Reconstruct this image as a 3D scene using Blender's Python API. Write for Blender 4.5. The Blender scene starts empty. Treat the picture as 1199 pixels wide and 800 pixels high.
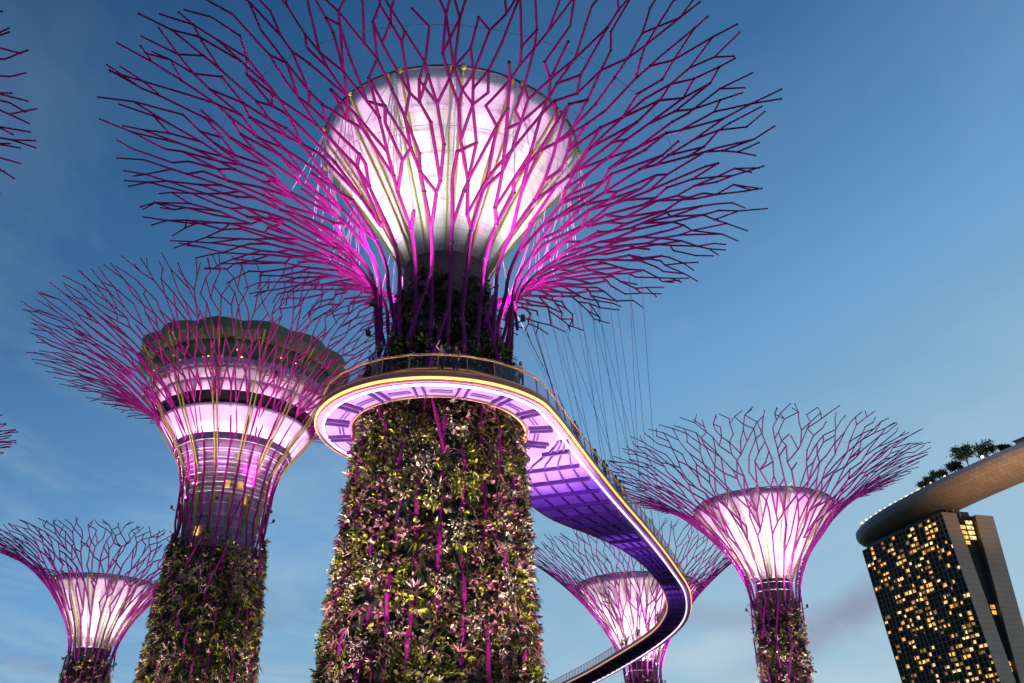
import bpy, bmesh, math, random
import numpy as np
from mathutils import Vector, Matrix

R = math.radians
PI = math.pi
SC = bpy.context.scene
COL = SC.collection
random.seed(7)
rng = np.random.default_rng(7)

# ------------------------------------------------------------------ camera
cam_d = bpy.data.cameras.new("camera"); cam = bpy.data.objects.new("camera", cam_d); COL.objects.link(cam)
cam.location = (0, 0, 1.6); cam.rotation_euler = (R(90 + 28.5), 0, 0)
cam_d.sensor_width = 36; cam_d.lens = 36 * 1060 / 1199; cam_d.clip_end = 6000
SC.camera = cam

# ------------------------------------------------------------------ sky, sun, exposure
SUN_EL, SUN_AZ = R(2.0), R(115)
w = bpy.data.worlds.new("World"); SC.world = w; w.use_nodes = True
nt = w.node_tree; N = nt.nodes; LK = nt.links
for n in list(N): N.remove(n)
def nd(t, **k):
    n = N.new(t)
    for a, b in k.items(): setattr(n, a, b)
    return n
def srgb(r, g, b):
    f = lambda c: (c / 255 / 12.92) if c / 255 <= .04045 else ((c / 255 + .055) / 1.055) ** 2.4
    return (f(r), f(g), f(b), 1)
def mth(op, a, b=None, c=None):
    m = nd('ShaderNodeMath', operation=op)
    for i, v in enumerate((a, b, c)):
        if v is None: continue
        if isinstance(v, (int, float)): m.inputs[i].default_value = v
        else: LK.new(v, m.inputs[i])
    return m.outputs[0]
tc = nd('ShaderNodeTexCoord'); sp = nd('ShaderNodeSeparateXYZ'); LK.new(tc.outputs['Generated'], sp.inputs[0])
t = mth('ADD', sp.outputs[2], mth('MULTIPLY', sp.outputs[0], -0.39))
rp = nd('ShaderNodeValToRGB'); LK.new(t, rp.inputs[0])
st = [(0.0, (168, 202, 222)), (.09, (158, 196, 221)), (.276, (126, 174, 211)), (.36, (114, 166, 213)), (.40, (105, 158, 207)), (.49, (88, 139, 188)), (.62, (62, 112, 161)), (.853, (33, 79, 127))]
e = rp.color_ramp.elements
while len(e) < len(st): e.new(.5)
for el, (p, c) in zip(e, st): el.position = p; el.color = srgb(*c)
sky = nd('ShaderNodeTexSky', sky_type='NISHITA'); sky.sun_disc = False
sky.sun_elevation = SUN_EL; sky.sun_rotation = SUN_AZ; sky.air_density = 1.2; sky.dust_density = 1.5
# thin evening cloud, laid out on a high layer seen by direction
zc = mth('MAXIMUM', sp.outputs[2], .06)
cx = mth('DIVIDE', sp.outputs[0], zc); cy = mth('DIVIDE', sp.outputs[1], zc)
cb = nd('ShaderNodeCombineXYZ'); LK.new(mth('MULTIPLY', cx, .8), cb.inputs[0]); LK.new(mth('MULTIPLY', cy, .45), cb.inputs[1])
n1 = nd('ShaderNodeTexNoise'); n1.inputs['Scale'].default_value = 2.0; n1.inputs['Detail'].default_value = 7; n1.inputs['Roughness'].default_value = .58; n1.inputs['Distortion'].default_value = .4
LK.new(cb.outputs[0], n1.inputs['Vector'])
mr = nd('ShaderNodeMapRange'); LK.new(n1.outputs[0], mr.inputs[0]); mr.inputs[1].default_value = .45; mr.inputs[2].default_value = .78; mr.inputs[4].default_value = .5
low = nd('ShaderNodeMapRange'); LK.new(sp.outputs[2], low.inputs[0]); low.inputs[1].default_value = .75; low.inputs[2].default_value = .12; low.inputs[3].default_value = .12; low.inputs[4].default_value = 1.3
mixc = nd('ShaderNodeMix', data_type='RGBA'); LK.new(mth('MULTIPLY', mr.outputs[0], low.outputs[0]), mixc.inputs[0])
LK.new(rp.outputs[0], mixc.inputs[6]); mixc.inputs[7].default_value = srgb(176, 203, 218)
# the few darker violet cloud banks low in the sky
n2 = nd('ShaderNodeTexNoise'); n2.inputs['Scale'].default_value = .62; n2.inputs['Detail'].default_value = 6; n2.inputs['Roughness'].default_value = .5
mp2 = nd('ShaderNodeMapping'); mp2.inputs['Location'].default_value = (3.1, 1.7, 0); LK.new(cb.outputs[0], mp2.inputs[0]); LK.new(mp2.outputs[0], n2.inputs['Vector'])
mr2 = nd('ShaderNodeMapRange'); LK.new(n2.outputs[0], mr2.inputs[0]); mr2.inputs[1].default_value = .56; mr2.inputs[2].default_value = .72; mr2.inputs[4].default_value = .75
low2 = nd('ShaderNodeMapRange'); LK.new(sp.outputs[2], low2.inputs[0]); low2.inputs[1].default_value = .32; low2.inputs[2].default_value = .18
mixd = nd('ShaderNodeMix', data_type='RGBA'); LK.new(mth('MULTIPLY', mr2.outputs[0], low2.outputs[0]), mixd.inputs[0])
LK.new(mixc.outputs[2], mixd.inputs[6]); mixd.inputs[7].default_value = srgb(128, 142, 172)
az = mth('DIVIDE', sp.outputs[0], mth('MAXIMUM', sp.outputs[1], .05)); el_ = mth('DIVIDE', sp.outputs[2], mth('MAXIMUM', sp.outputs[1], .05))
n3 = nd('ShaderNodeTexNoise'); n3.inputs['Scale'].default_value = 9; n3.inputs['Detail'].default_value = 6; n3.inputs['Roughness'].default_value = .6; LK.new(tc.outputs['Generated'], n3.inputs['Vector'])
cur = mixd.outputs[2]
for a0, e0, ka, ke, sl, amt, colr in ((.355, .205, .12, .034, .45, .8, (142, 148, 172)), (.22, .205, .15, .018, -.1, .45, (150, 160, 186)), (.33, .13, .2, .03, .1, .55, (196, 214, 226)), (.20, .165, .12, .022, .15, .5, (198, 216, 228)), (.52, .40, .09, .05, .5, .22, (180, 205, 224)), (-.4, .30, .2, .04, .3, .18, (150, 186, 212))):
    da = mth('SUBTRACT', az, a0); de = mth('SUBTRACT', mth('SUBTRACT', el_, e0), mth('MULTIPLY', da, sl))
    d2 = mth('ADD', mth('POWER', mth('ABSOLUTE', mth('DIVIDE', da, ka)), 2), mth('POWER', mth('ABSOLUTE', mth('DIVIDE', de, ke)), 2))
    dd = mth('ADD', mth('SQRT', d2), mth('MULTIPLY', mth('SUBTRACT', n3.outputs[0], .5), 2.6))
    mk = nd('ShaderNodeMapRange', interpolation_type='SMOOTHSTEP'); LK.new(dd, mk.inputs[0]); mk.inputs[1].default_value = 1.35; mk.inputs[2].default_value = .05; mk.inputs[3].default_value = 0; mk.inputs[4].default_value = amt
    mm = nd('ShaderNodeMix', data_type='RGBA'); LK.new(mk.outputs[0], mm.inputs[0]); LK.new(cur, mm.inputs[6]); mm.inputs[7].default_value = srgb(*colr); cur = mm.outputs[2]
b1 = nd('ShaderNodeBackground'); LK.new(cur, b1.inputs[0]); b1.inputs[1].default_value = .95
b2 = nd('ShaderNodeBackground'); LK.new(sky.outputs[0], b2.inputs[0]); b2.inputs[1].default_value = .004
ad = nd('ShaderNodeAddShader'); LK.new(b1.outputs[0], ad.inputs[0]); LK.new(b2.outputs[0], ad.inputs[1])
ow = nd('ShaderNodeOutputWorld'); LK.new(ad.outputs[0], ow.inputs[0])
sd = bpy.data.lights.new("sun", 'SUN'); sd.energy = .12; sd.angle = R(12); sd.color = (1, .82, .7)
so = bpy.data.objects.new("sun", sd); COL.objects.link(so)
dv = Vector((math.sin(SUN_AZ) * math.cos(SUN_EL), math.cos(SUN_AZ) * math.cos(SUN_EL), math.sin(SUN_EL)))
so.rotation_euler = dv.to_track_quat('Z', 'Y').to_euler()
vs = SC.view_settings
vs.view_transform = 'Standard'; vs.look = 'None'; vs.exposure = 0; vs.gamma = 1; vs.use_curve_mapping = False
cy_ = SC.cycles
cy_.use_denoising = True; cy_.max_bounces = 5; cy_.diffuse_bounces = 2; cy_.glossy_bounces = 2; cy_.transmission_bounces = 3; cy_.transparent_max_bounces = 8
cy_.sample_clamp_indirect = 4; cy_.caustics_reflective = False; cy_.caustics_refractive = False

# ------------------------------------------------------------------ materials
def mat(name, col, rough=.6, metal=0, noise=None, emis=None, est=0, island=None, bump=None, spec=.4, sheen=None):
    m = bpy.data.materials.new(name); m.use_nodes = True
    t = m.node_tree; b = t.nodes['Principled BSDF']
    c4 = (*col, 1)
    b.inputs['Base Color'].default_value = c4; b.inputs['Roughness'].default_value = rough; b.inputs['Metallic'].default_value = metal
    b.inputs['Specular IOR Level'].default_value = spec
    src = None
    if noise:
        sc_, amt = noise
        no = t.nodes.new('ShaderNodeTexNoise'); no.inputs['Scale'].default_value = sc_; no.inputs['Detail'].default_value = 5
        g = t.nodes.new('ShaderNodeTexCoord'); t.links.new(g.outputs['Object'], no.inputs['Vector'])
        mx = t.nodes.new('ShaderNodeMix'); mx.data_type = 'RGBA'
        t.links.new(no.outputs[0], mx.inputs[0])
        mx.inputs[6].default_value = tuple(max(0, c * (1 - amt)) for c in col) + (1,)
        mx.inputs[7].default_value = tuple(min(1, c * (1 + amt)) for c in col) + (1,)
        src = mx.outputs[2]
        if bump:
            bp = t.nodes.new('ShaderNodeBump'); bp.inputs['Strength'].default_value = bump
            t.links.new(no.outputs[0], bp.inputs['Height']); t.links.new(bp.outputs[0], b.inputs['Normal'])
    if island:
        ge = t.nodes.new('ShaderNodeNewGeometry'); hs = t.nodes.new('ShaderNodeHueSaturation')
        mr = t.nodes.new('ShaderNodeMapRange'); t.links.new(ge.outputs['Random Per Island'], mr.inputs[0])
        mr.inputs[3].default_value = 1 - island; mr.inputs[4].default_value = 1 + island
        t.links.new(mr.outputs[0], hs.inputs['Value'])
        mh = t.nodes.new('ShaderNodeMapRange'); t.links.new(ge.outputs['Random Per Island'], mh.inputs[0])
        mh.inputs[3].default_value = .47; mh.inputs[4].default_value = .53
        t.links.new(mh.outputs[0], hs.inputs['Hue'])
        if src: t.links.new(src, hs.inputs['Color'])
        else: hs.inputs['Color'].default_value = c4
        src = hs.outputs[0]
    if src: t.links.new(src, b.inputs['Base Color'])
    if emis:
        b.inputs['Emission Color'].default_value = (*emis, 1); b.inputs['Emission Strength'].default_value = est
    return m
def glass_mat(name, tint, gl=.12, rough=.05, fr=.35):
    m = bpy.data.materials.new(name); m.use_nodes = True; t = m.node_tree
    for n in list(t.nodes): t.nodes.remove(n)
    o = t.nodes.new('ShaderNodeOutputMaterial'); a = t.nodes.new('ShaderNodeBsdfTransparent'); a.inputs[0].default_value = (*tint, 1)
    g = t.nodes.new('ShaderNodeBsdfGlossy'); g.inputs['Roughness'].default_value = rough; g.inputs[0].default_value = (.9, .9, .9, 1)
    f = t.nodes.new('ShaderNodeFresnel'); f.inputs[0].default_value = 1.5
    ml = t.nodes.new('ShaderNodeMath'); ml.operation = 'MULTIPLY_ADD'; ml.inputs[1].default_value = fr; ml.inputs[2].default_value = gl
    t.links.new(f.outputs[0], ml.inputs[0])
    x = t.nodes.new('ShaderNodeMixShader'); t.links.new(ml.outputs[0], x.inputs[0]); t.links.new(a.outputs[0], x.inputs[1]); t.links.new(g.outputs[0], x.inputs[2])
    t.links.new(x.outputs[0], o.inputs[0]); return m
def panel_mat(name, base, line, mottled=0, tint=(.72, .55, .8)):
    """white cladding panels: UV brick joints, optional mottling of a printed pattern"""
    m = bpy.data.materials.new(name); m.use_nodes = True; t = m.node_tree; b = t.nodes['Principled BSDF']
    uv = t.nodes.new('ShaderNodeTexCoord')
    br = t.nodes.new('ShaderNodeTexBrick'); br.offset = .0; br.inputs['Scale'].default_value = 1
    br.inputs['Mortar Size'].default_value = .018; br.inputs['Brick Width'].default_value = 1; br.inputs['Row Height'].default_value = 1
    br.inputs['Color1'].default_value = (*base, 1); br.inputs['Color2'].default_value = (*[c * .93 for c in base], 1); br.inputs['Mortar'].default_value = (*line, 1)
    t.links.new(uv.outputs['UV'], br.inputs['Vector'])
    src = br.outputs[0]
    no = t.nodes.new('ShaderNodeTexNoise'); no.inputs['Scale'].default_value = 1.6; no.inputs['Detail'].default_value = 6; no.inputs['Roughness'].default_value = .65
    mp = t.nodes.new('ShaderNodeMapping'); mp.inputs['Scale'].default_value = (1, 1, .35); t.links.new(uv.outputs['Object'], mp.inputs[0]); t.links.new(mp.outputs[0], no.inputs['Vector'])
    r = t.nodes.new('ShaderNodeMapRange'); t.links.new(no.outputs[0], r.inputs[0]); r.inputs[1].default_value = .42; r.inputs[2].default_value = .68; r.inputs[4].default_value = .12 + mottled
    mx = t.nodes.new('ShaderNodeMix'); mx.data_type = 'RGBA'; t.links.new(r.outputs[0], mx.inputs[0]); t.links.new(src, mx.inputs[6]); mx.inputs[7].default_value = (*tint, 1)
    src = mx.outputs[2]
    if mottled:
        vo = t.nodes.new('ShaderNodeTexVoronoi'); vo.inputs['Scale'].default_value = 2.6; m2 = t.nodes.new('ShaderNodeMapping'); m2.inputs['Scale'].default_value = (1, 1, .45)
        t.links.new(uv.outputs['Object'], m2.inputs[0]); t.links.new(m2.outputs[0], vo.inputs['Vector'])
        r2 = t.nodes.new('ShaderNodeMapRange'); t.links.new(vo.outputs['Distance'], r2.inputs[0]); r2.inputs[1].default_value = .16; r2.inputs[2].default_value = .08; r2.inputs[4].default_value = mottled * .7
        m3 = t.nodes.new('ShaderNodeMix'); m3.data_type = 'RGBA'; t.links.new(r2.outputs[0], m3.inputs[0]); t.links.new(src, m3.inputs[6]); m3.inputs[7].default_value = (.4, .28, .6, 1)
        src = m3.outputs[2]
    t.links.new(src, b.inputs['Base Color']); b.inputs['Roughness'].default_value = .55
    return m

M = {
 'pipe': mat('magenta_painted_steel', (.21, .007, .145), .62, 0, (3, .4), spec=.15),
 'pipe_far': mat('violet_painted_steel', (.17, .010, .15), .62, 0, (3, .4), spec=.15),
 'clamp': mat('dark_clamp', (.05, .012, .05), .5),
 'hoop': mat('white_hoop', (.78, .74, .8), .4),
 'cable': mat('stay_cable', (.85, .75, .9), .4),
 'wire': mat('hanger_wire', (.10, .12, .16), .5),
 'cup': panel_mat('white_cladding', (.82, .80, .76), (.42, .36, .40)),
 'cup_top': panel_mat('printed_cladding', (.82, .76, .86), (.5, .42, .55), .6),
 'rib': mat('olive_steel', (.30, .33, .07), .5, 0, (2, .3)),
 'core': mat('bare_concrete', (.07, .055, .055), .8, 0, (1.2, .4), bump=.3),
 'soil': mat('planting_felt', (.018, .016, .012), .95, 0, (2, .5)),
 'leafA': mat('leaf_deep_green', (.030, .038, .008), .38, island=.85),
 'leafB': mat('leaf_yellow_green', (.26, .25, .018), .38, island=.85),
 'leafC': mat('leaf_olive', (.075, .062, .02), .38, island=.85),
 'leafD': mat('leaf_pink_bromeliad', (.30, .11, .15), .38, island=.85),
 'leafE': mat('leaf_silver', (.46, .36, .27), .38, island=.85),
 'leafF': mat('leaf_maroon', (.07, .018, .032), .38, island=.85),
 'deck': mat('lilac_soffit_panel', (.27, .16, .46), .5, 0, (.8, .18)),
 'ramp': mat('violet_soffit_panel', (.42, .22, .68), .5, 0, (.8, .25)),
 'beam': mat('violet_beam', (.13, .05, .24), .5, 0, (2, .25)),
 'fascia': mat('bronze_fascia', (.30, .15, .10), .45, 0, (2, .3)),
 'rail': mat('bronze_rail', (.50, .25, .12), .4),
 'railglass': glass_mat('railing_glass', (.93, .85, .89), .005, .04, .07),
 'led_o': mat('orange_led', (.9, .5, .2), .4, emis=(1, .38, .085), est=2.2),
 'led_w': mat('pink_white_led', (.9, .8, .9), .4, emis=(1, .80, .98), est=1.5),
 'lens': mat('lamp_lens', (.9, .9, .9), .3, emis=(1, .7, .95), est=6),
 'metal': mat('dark_metal', (.05, .05, .055), .45, .6),
 'darkglass': mat('dark_glass', (.035, .03, .028), .5, 0, (.6, .4), spec=.08),
 'greenglass': panel_mat('green_glass', (.06, .10, .05), (.02, .03, .02), .0, (.03, .045, .03)),
 'neckglass': panel_mat('neck_glazing', (.34, .24, .40), (.08, .05, .1), .0, (.14, .09, .16)),
 'band': panel_mat('lit_pink_band', (.80, .62, .84), (.5, .35, .55), .35),
 'warm': mat('warm_lamp', (.9, .7, .3), .4, emis=(1, .62, .18), est=2.6),
 'warmwin': None,
 'facade': mat('hotel_facade', (.12, .08, .06), .6, 0, (.2, .3)),
 'ledge': mat('hotel_ledge', (.34, .22, .15), .6, 0, (.3, .2)),
 'endwall': mat('hotel_end_wall', (.56, .38, .27), .75, 0, (.06, .18)),
 'hull': mat('hull_panel', (.33, .24, .18), .55, 0, (.1, .2)),
 'hullside': mat('hull_rim', (.20, .21, .26), .5, 0, (.1, .2)),
 'bark': mat('bark', (.09, .06, .04), .9, 0, (4, .4)),
 'treeleaf': mat('tree_leaf', (.035, .06, .03), .6, island=.6),
 'ground': mat('ground_grass', (.05, .08, .03), .95, 0, (.4, .4)),
 'path': mat('path_paving', (.28, .26, .24), .85, 0, (1, .15)),
 'skin': mat('skin', (.45, .27, .2), .5), 'hair': mat('hair', (.02, .015, .012), .5), 'shoe': mat('shoe', (.03, .03, .035), .6),
}
def win_mat(name, c, s):
    m = mat(name, (.5, .35, .1), .3, emis=c, est=s); t = m.node_tree; b = t.nodes['Principled BSDF']
    ge = t.nodes.new('ShaderNodeNewGeometry'); no = t.nodes.new('ShaderNodeTexNoise'); no.inputs['Scale'].default_value = .55; no.inputs['Detail'].default_value = 2
    co = t.nodes.new('ShaderNodeTexCoord'); t.links.new(co.outputs['Object'], no.inputs['Vector'])
    r = t.nodes.new('ShaderNodeMapRange'); t.links.new(no.outputs[0], r.inputs[0]); r.inputs[1].default_value = .3; r.inputs[2].default_value = .7; r.inputs[3].default_value = s * .15; r.inputs[4].default_value = s * 1.5
    t.links.new(r.outputs[0], b.inputs['Emission Strength']); return m
M['win1'] = win_mat('lit_room_amber', (1, .50, .10), 1.3)
M['win2'] = win_mat('lit_room_yellow', (1, .70, .28), 1.5)
M['win3'] = win_mat('dim_room', (1, .42, .08), .35)

def joints(m, h, amt):
    t = m.node_tree; b = t.nodes['Principled BSDF']; src = b.inputs['Base Color'].links[0].from_socket
    g = t.nodes.new('ShaderNodeTexCoord'); x = t.nodes.new('ShaderNodeSeparateXYZ'); t.links.new(g.outputs['Object'], x.inputs[0])
    q = t.nodes.new('ShaderNodeMath'); q.operation = 'DIVIDE'; t.links.new(x.outputs[2], q.inputs[0]); q.inputs[1].default_value = h
    f = t.nodes.new('ShaderNodeMath'); f.operation = 'FRACT'; t.links.new(q.outputs[0], f.inputs[0])
    l = t.nodes.new('ShaderNodeMath'); l.operation = 'LESS_THAN'; t.links.new(f.outputs[0], l.inputs[0]); l.inputs[1].default_value = .09
    ml = t.nodes.new('ShaderNodeMath'); ml.operation = 'MULTIPLY'; t.links.new(l.outputs[0], ml.inputs[0]); ml.inputs[1].default_value = amt
    mx = t.nodes.new('ShaderNodeMix'); mx.data_type = 'RGBA'; t.links.new(ml.outputs[0], mx.inputs[0]); t.links.new(src, mx.inputs[6]); mx.inputs[7].default_value = (.1, .08, .08, 1); t.links.new(mx.outputs[2], b.inputs['Base Color'])
joints(M['endwall'], 3.4, .35)
# hull gets a fine diagonal panel grid
def grid_on(m, sx, sy, amt):
    t = m.node_tree; b = t.nodes['Principled BSDF']; src = b.inputs['Base Color'].links[0].from_socket
    uv = t.nodes.new('ShaderNodeTexCoord'); br = t.nodes.new('ShaderNodeTexBrick'); br.offset = .5
    mp = t.nodes.new('ShaderNodeMapping'); mp.inputs['Scale'].default_value = (sx, sy, 1)
    t.links.new(uv.outputs['UV'], mp.inputs[0]); t.links.new(mp.outputs[0], br.inputs['Vector'])
    br.inputs['Scale'].default_value = 1; br.inputs['Brick Width'].default_value = 1; br.inputs['Row Height'].default_value = 1; br.inputs['Mortar Size'].default_value = .06
    br.inputs['Color1'].default_value = (1, 1, 1, 1); br.inputs['Color2'].default_value = (.84, .84, .84, 1); br.inputs['Mortar'].default_value = (amt, amt, amt, 1)
    mx = t.nodes.new('ShaderNodeMix'); mx.data_type = 'RGBA'; mx.blend_type = 'MULTIPLY'; mx.inputs[0].default_value = 1
    t.links.new(src, mx.inputs[6]); t.links.new(br.outputs[0], mx.inputs[7]); t.links.new(mx.outputs[2], b.inputs['Base Color'])
grid_on(M['hull'], 1, 1, .62)

# ------------------------------------------------------------------ object helpers
def tag(o, label=None, cat=None, group=None, kind=None):
    if label: o['label'] = label
    if cat: o['category'] = cat
    if group: o['group'] = group
    if kind: o['kind'] = kind
    return o
def empty(name, loc, rz=0):
    o = bpy.data.objects.new(name, None); o.empty_display_size = .5; COL.objects.link(o); o.location = loc; o.rotation_euler = (0, 0, rz); return o
class MB:
    def __init__(s): s.v = []; s.f = []; s.m = []; s.uv = None
    def add(s, vs, fs, mi=0):
        o = len(s.v); s.v.extend(tuple(map(float, p)) for p in vs)
        s.f.extend(tuple(i + o for i in f) for f in fs); s.m.extend([mi] * len(fs))
    def tube(s, p, q, r0, r1=None, n=6, cap=True, mi=0):
        p = np.array(p, float); q = np.array(q, float); r1 = r0 if r1 is None else r1
        d = q - p; L = np.linalg.norm(d)
        if L < 1e-6: return
        d /= L; a = np.array((0, 0, 1.)) if abs(d[2]) < .9 else np.array((1., 0, 0))
        u = np.cross(d, a); u /= np.linalg.norm(u); v = np.cross(d, u)
        vs = []
        for c, r in ((p, r0), (q, r1)):
            for k in range(n):
                t_ = 2 * PI * k / n; vs.append(c + r * (math.cos(t_) * u + math.sin(t_) * v))
        fs = [(k, n + k, n + (k + 1) % n, (k + 1) % n) for k in range(n)]
        if cap: fs += [tuple(range(n)), tuple(range(2 * n - 1, n - 1, -1))]
        s.add(vs, fs, mi)
    def poly(s, pts, r, n=5, closed=False, mi=0):
        pts = [np.array(p, float) for p in pts]; m = len(pts); vs = []
        for i, p in enumerate(pts):
            a = pts[(i - 1) % m] if (closed or i > 0) else p; b = pts[(i + 1) % m] if (closed or i < m - 1) else p
            d = b - a; d /= np.linalg.norm(d); ax = np.array((0, 0, 1.)) if abs(d[2]) < .95 else np.array((1., 0, 0))
            u = np.cross(d, ax); u /= np.linalg.norm(u); v = np.cross(u, d)
            for k in range(n):
                t_ = 2 * PI * (k + .5) / n; vs.append(p + r * (math.cos(t_) * u + math.sin(t_) * v))
        fs = []
        for i in range(m if closed else m - 1):
            j = (i + 1) % m
            for k in range(n): fs.append((i * n + k, i * n + (k + 1) % n, j * n + (k + 1) % n, j * n + k))
        if not closed: fs += [tuple(range(n - 1, -1, -1)), tuple((m - 1) * n + k for k in range(n))]
        s.add(vs, fs, mi)
    def ball(s, c, r, n=6, mi=0, sz=1):
        c = np.array(c, float); vs = [c + (0, 0, r * sz)]; 
        for i in (1, 2, 3):
            a = PI * i / 4
            for k in range(n): vs.append(c + (r * math.sin(a) * math.cos(2 * PI * k / n), r * math.sin(a) * math.sin(2 * PI * k / n), r * sz * math.cos(a)))
        vs.append(c - (0, 0, r * sz)); fs = [(0, 1 + k, 1 + (k + 1) % n) for k in range(n)]
        for i in (0, 1):
            for k in range(n): fs.append((1 + i * n + k, 1 + (i + 1) * n + k, 1 + (i + 1) * n + (k + 1) % n, 1 + i * n + (k + 1) % n))
        fs += [(1 + 2 * n + (k + 1) % n, 1 + 2 * n + k, 3 * n + 1) for k in range(n)]
        s.add(vs, fs, mi)
    def hexa(s, b, mi=0):
        """8 corners: bottom loop 0-3, top loop 4-7"""
        s.add(b, [(3, 2, 1, 0), (4, 5, 6, 7), (0, 1, 5, 4), (1, 2, 6, 5), (2, 3, 7, 6), (3, 0, 4, 7)], mi)
    def box(s, c, h, ax=None, mi=0):
        c = np.array(c, float); X, Y, Z = (np.eye(3) if ax is None else np.array(ax, float)); a, b, d = h
        s.hexa([c + i * a * X + j * b * Y + k * d * Z for k in (-1, 1) for i, j in ((-1, -1), (1, -1), (1, 1), (-1, 1))], mi)
    def sheet(s, rows, closed=False, uvs=None, mi=0):
        n = len(rows[0]); vs = [p for r_ in rows for p in r_]; fs = []
        for i in range(len(rows) - 1):
            for k in range(n if closed else n - 1): fs.append((i * n + k, i * n + (k + 1) % n, (i + 1) * n + (k + 1) % n, (i + 1) * n + k))
        if uvs is not None: s.uvf = uvs
        s.add(vs, fs, mi)
    def build(s, name, mats, parent=None, smooth=False, loc=None):
        me = bpy.data.meshes.new(name); me.from_pydata(s.v, [], s.f)
        mats = mats if isinstance(mats, (list, tuple)) else [mats]
        for m_ in mats: me.materials.append(m_)
        if len(mats) > 1: me.polygons.foreach_set('material_index', s.m)
        if smooth: me.polygons.foreach_set('use_smooth', [True] * len(me.polygons))
        me.update(); o = bpy.data.objects.new(name, me); COL.objects.link(o)
        if parent: o.parent = parent
        if loc is not None: o.location = loc
        return o
def inst(o, parent, loc=None, rot=None, scale=None):
    c = o.copy(); COL.objects.link(c); c.parent = parent
    if loc is not None: c.location = loc
    if rot is not None: c.rotation_euler = rot
    if scale is not None: c.scale = (scale,) * 3
    return c
def lathe(name, prof, mats, parent, n=64, smooth=True, cols=None, rows=None, mi=None, thick=.12, scal=None):
    """closed shell of revolution with real thickness; UV counts panels (cols around, one row per profile step unless rows given)"""
    me = bpy.data.meshes.new(name); vs = []; fs = []; uv = []; ms = []
    m = len(prof); cols = cols or n
    inner = [(max(.02, r - thick), z) for r, z in prof]
    for lay in (prof, inner):
        for r, z in lay:
            for k in range(n):
                t_ = 2 * PI * k / n; q = r * (1 + (scal(t_, r, z) if scal else 0)); vs.append((q * math.cos(t_), q * math.sin(t_), z))
    rr = rows or (m - 1)
    for lay in (0, 1):
        o = lay * m * n
        for i in range(m - 1):
            for k in range(n):
                k2 = (k + 1) % n; f = (o + i * n + k, o + i * n + k2, o + (i + 1) * n + k2, o + (i + 1) * n + k)
                u0, u1 = k / n * cols, (k + 1) / n * cols; v0, v1 = i / (m - 1) * rr, (i + 1) / (m - 1) * rr
                U = [(u0, v0), (u1, v0), (u1, v1), (u0, v1)]
                if lay: f = f[::-1]; U = U[::-1]
                fs.append(f); uv += U; ms.append(0 if mi is None else mi[i])
    for i in (0, m - 1):
        for k in range(n):
            k2 = (k + 1) % n; f = (i * n + k, m * n + i * n + k, m * n + i * n + k2, i * n + k2)
            if i: f = f[::-1]
            fs.append(f); uv += [(0.5, .5)] * 4; ms.append(0 if mi is None else mi[min(i, m - 2)])
    me.from_pydata(vs, [], fs); ul = me.uv_layers.new(name='UVMap'); ul.data.foreach_set('uv', [c for p in uv for c in p])
    mats = mats if isinstance(mats, (list, tuple)) else [mats]
    for q in mats: me.materials.append(q)
    me.polygons.foreach_set('material_index', ms)
    if smooth: me.polygons.foreach_set('use_smooth', [True] * len(fs))
    me.update(); o = bpy.data.objects.new(name, me); COL.objects.link(o); o.parent = parent; return o
def spot(loc, target, power, color, size=60, blend=.6, parent=None, radius=.15):
    l = bpy.data.lights.new('flood_or_fill_spot', 'SPOT'); l.energy = power; l.color = color; l.spot_size = R(size); l.spot_blend = blend; l.shadow_soft_size = radius
    o = bpy.data.objects.new('flood_or_fill_spot', l); COL.objects.link(o); o.location = loc
    d = Vector(target) - Vector(loc); o.rotation_euler = d.to_track_quat('-Z', 'Y').to_euler()
    if parent: o.parent = parent
    return o
def point(loc, power, color, parent=None, radius=.2):
    l = bpy.data.lights.new('added_glow', 'POINT'); l.energy = power; l.color = color; l.shadow_soft_size = radius
    o = bpy.data.objects.new('added_glow', l); COL.objects.link(o); o.location = loc
    if parent: o.parent = parent
    return o

# ------------------------------------------------------------------ leaves
def leaf_mesh(name, base, dirs, side, length, width, droop, mi, mats, parent):
    """vectorised: every leaf is a 5-vertex blade with a bend"""
    n = len(base); L = length[:, None]; W = width[:, None]
    mid = base + dirs * L * .55; mid[:, 2] -= (droop * length * .12)
    tip = base + dirs * L; tip[:, 2] -= droop * length * .55
    V = np.empty((n, 5, 3)); V[:, 0] = base - side * W * .35; V[:, 1] = base + side * W * .35
    V[:, 2] = mid + side * W * .5; V[:, 3] = mid - side * W * .5; V[:, 4] = tip
    me = bpy.data.meshes.new(name)
    me.vertices.add(n * 5); me.vertices.foreach_set('co', V.reshape(-1))
    o5 = (np.arange(n) * 5)[:, None]
    loops = np.concatenate([o5 + np.array([[0, 1, 2, 3]]), o5 + np.array([[3, 2, 4]])], axis=1).reshape(-1)
    me.loops.add(n * 7); me.loops.foreach_set('vertex_index', loops.astype(np.int32))
    ls = np.stack([np.arange(n) * 7, np.arange(n) * 7 + 4], 1).reshape(-1)
    me.polygons.add(n * 2); me.polygons.foreach_set('loop_start', ls.astype(np.int32))
    for m_ in mats: me.materials.append(m_)
    me.polygons.foreach_set('material_index', np.repeat(mi, 2).astype(np.int32))
    me.update(calc_edges=True); me.validate()
    o = bpy.data.objects.new(name, me); COL.objects.link(o)
    if parent: o.parent = parent
    return o
def nrm(a): return a / np.maximum(1e-9, np.linalg.norm(a, axis=1))[:, None]
LEAFM = [M['leafA'], M['leafB'], M['leafC'], M['leafD'], M['leafE'], M['leafF']]
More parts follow.
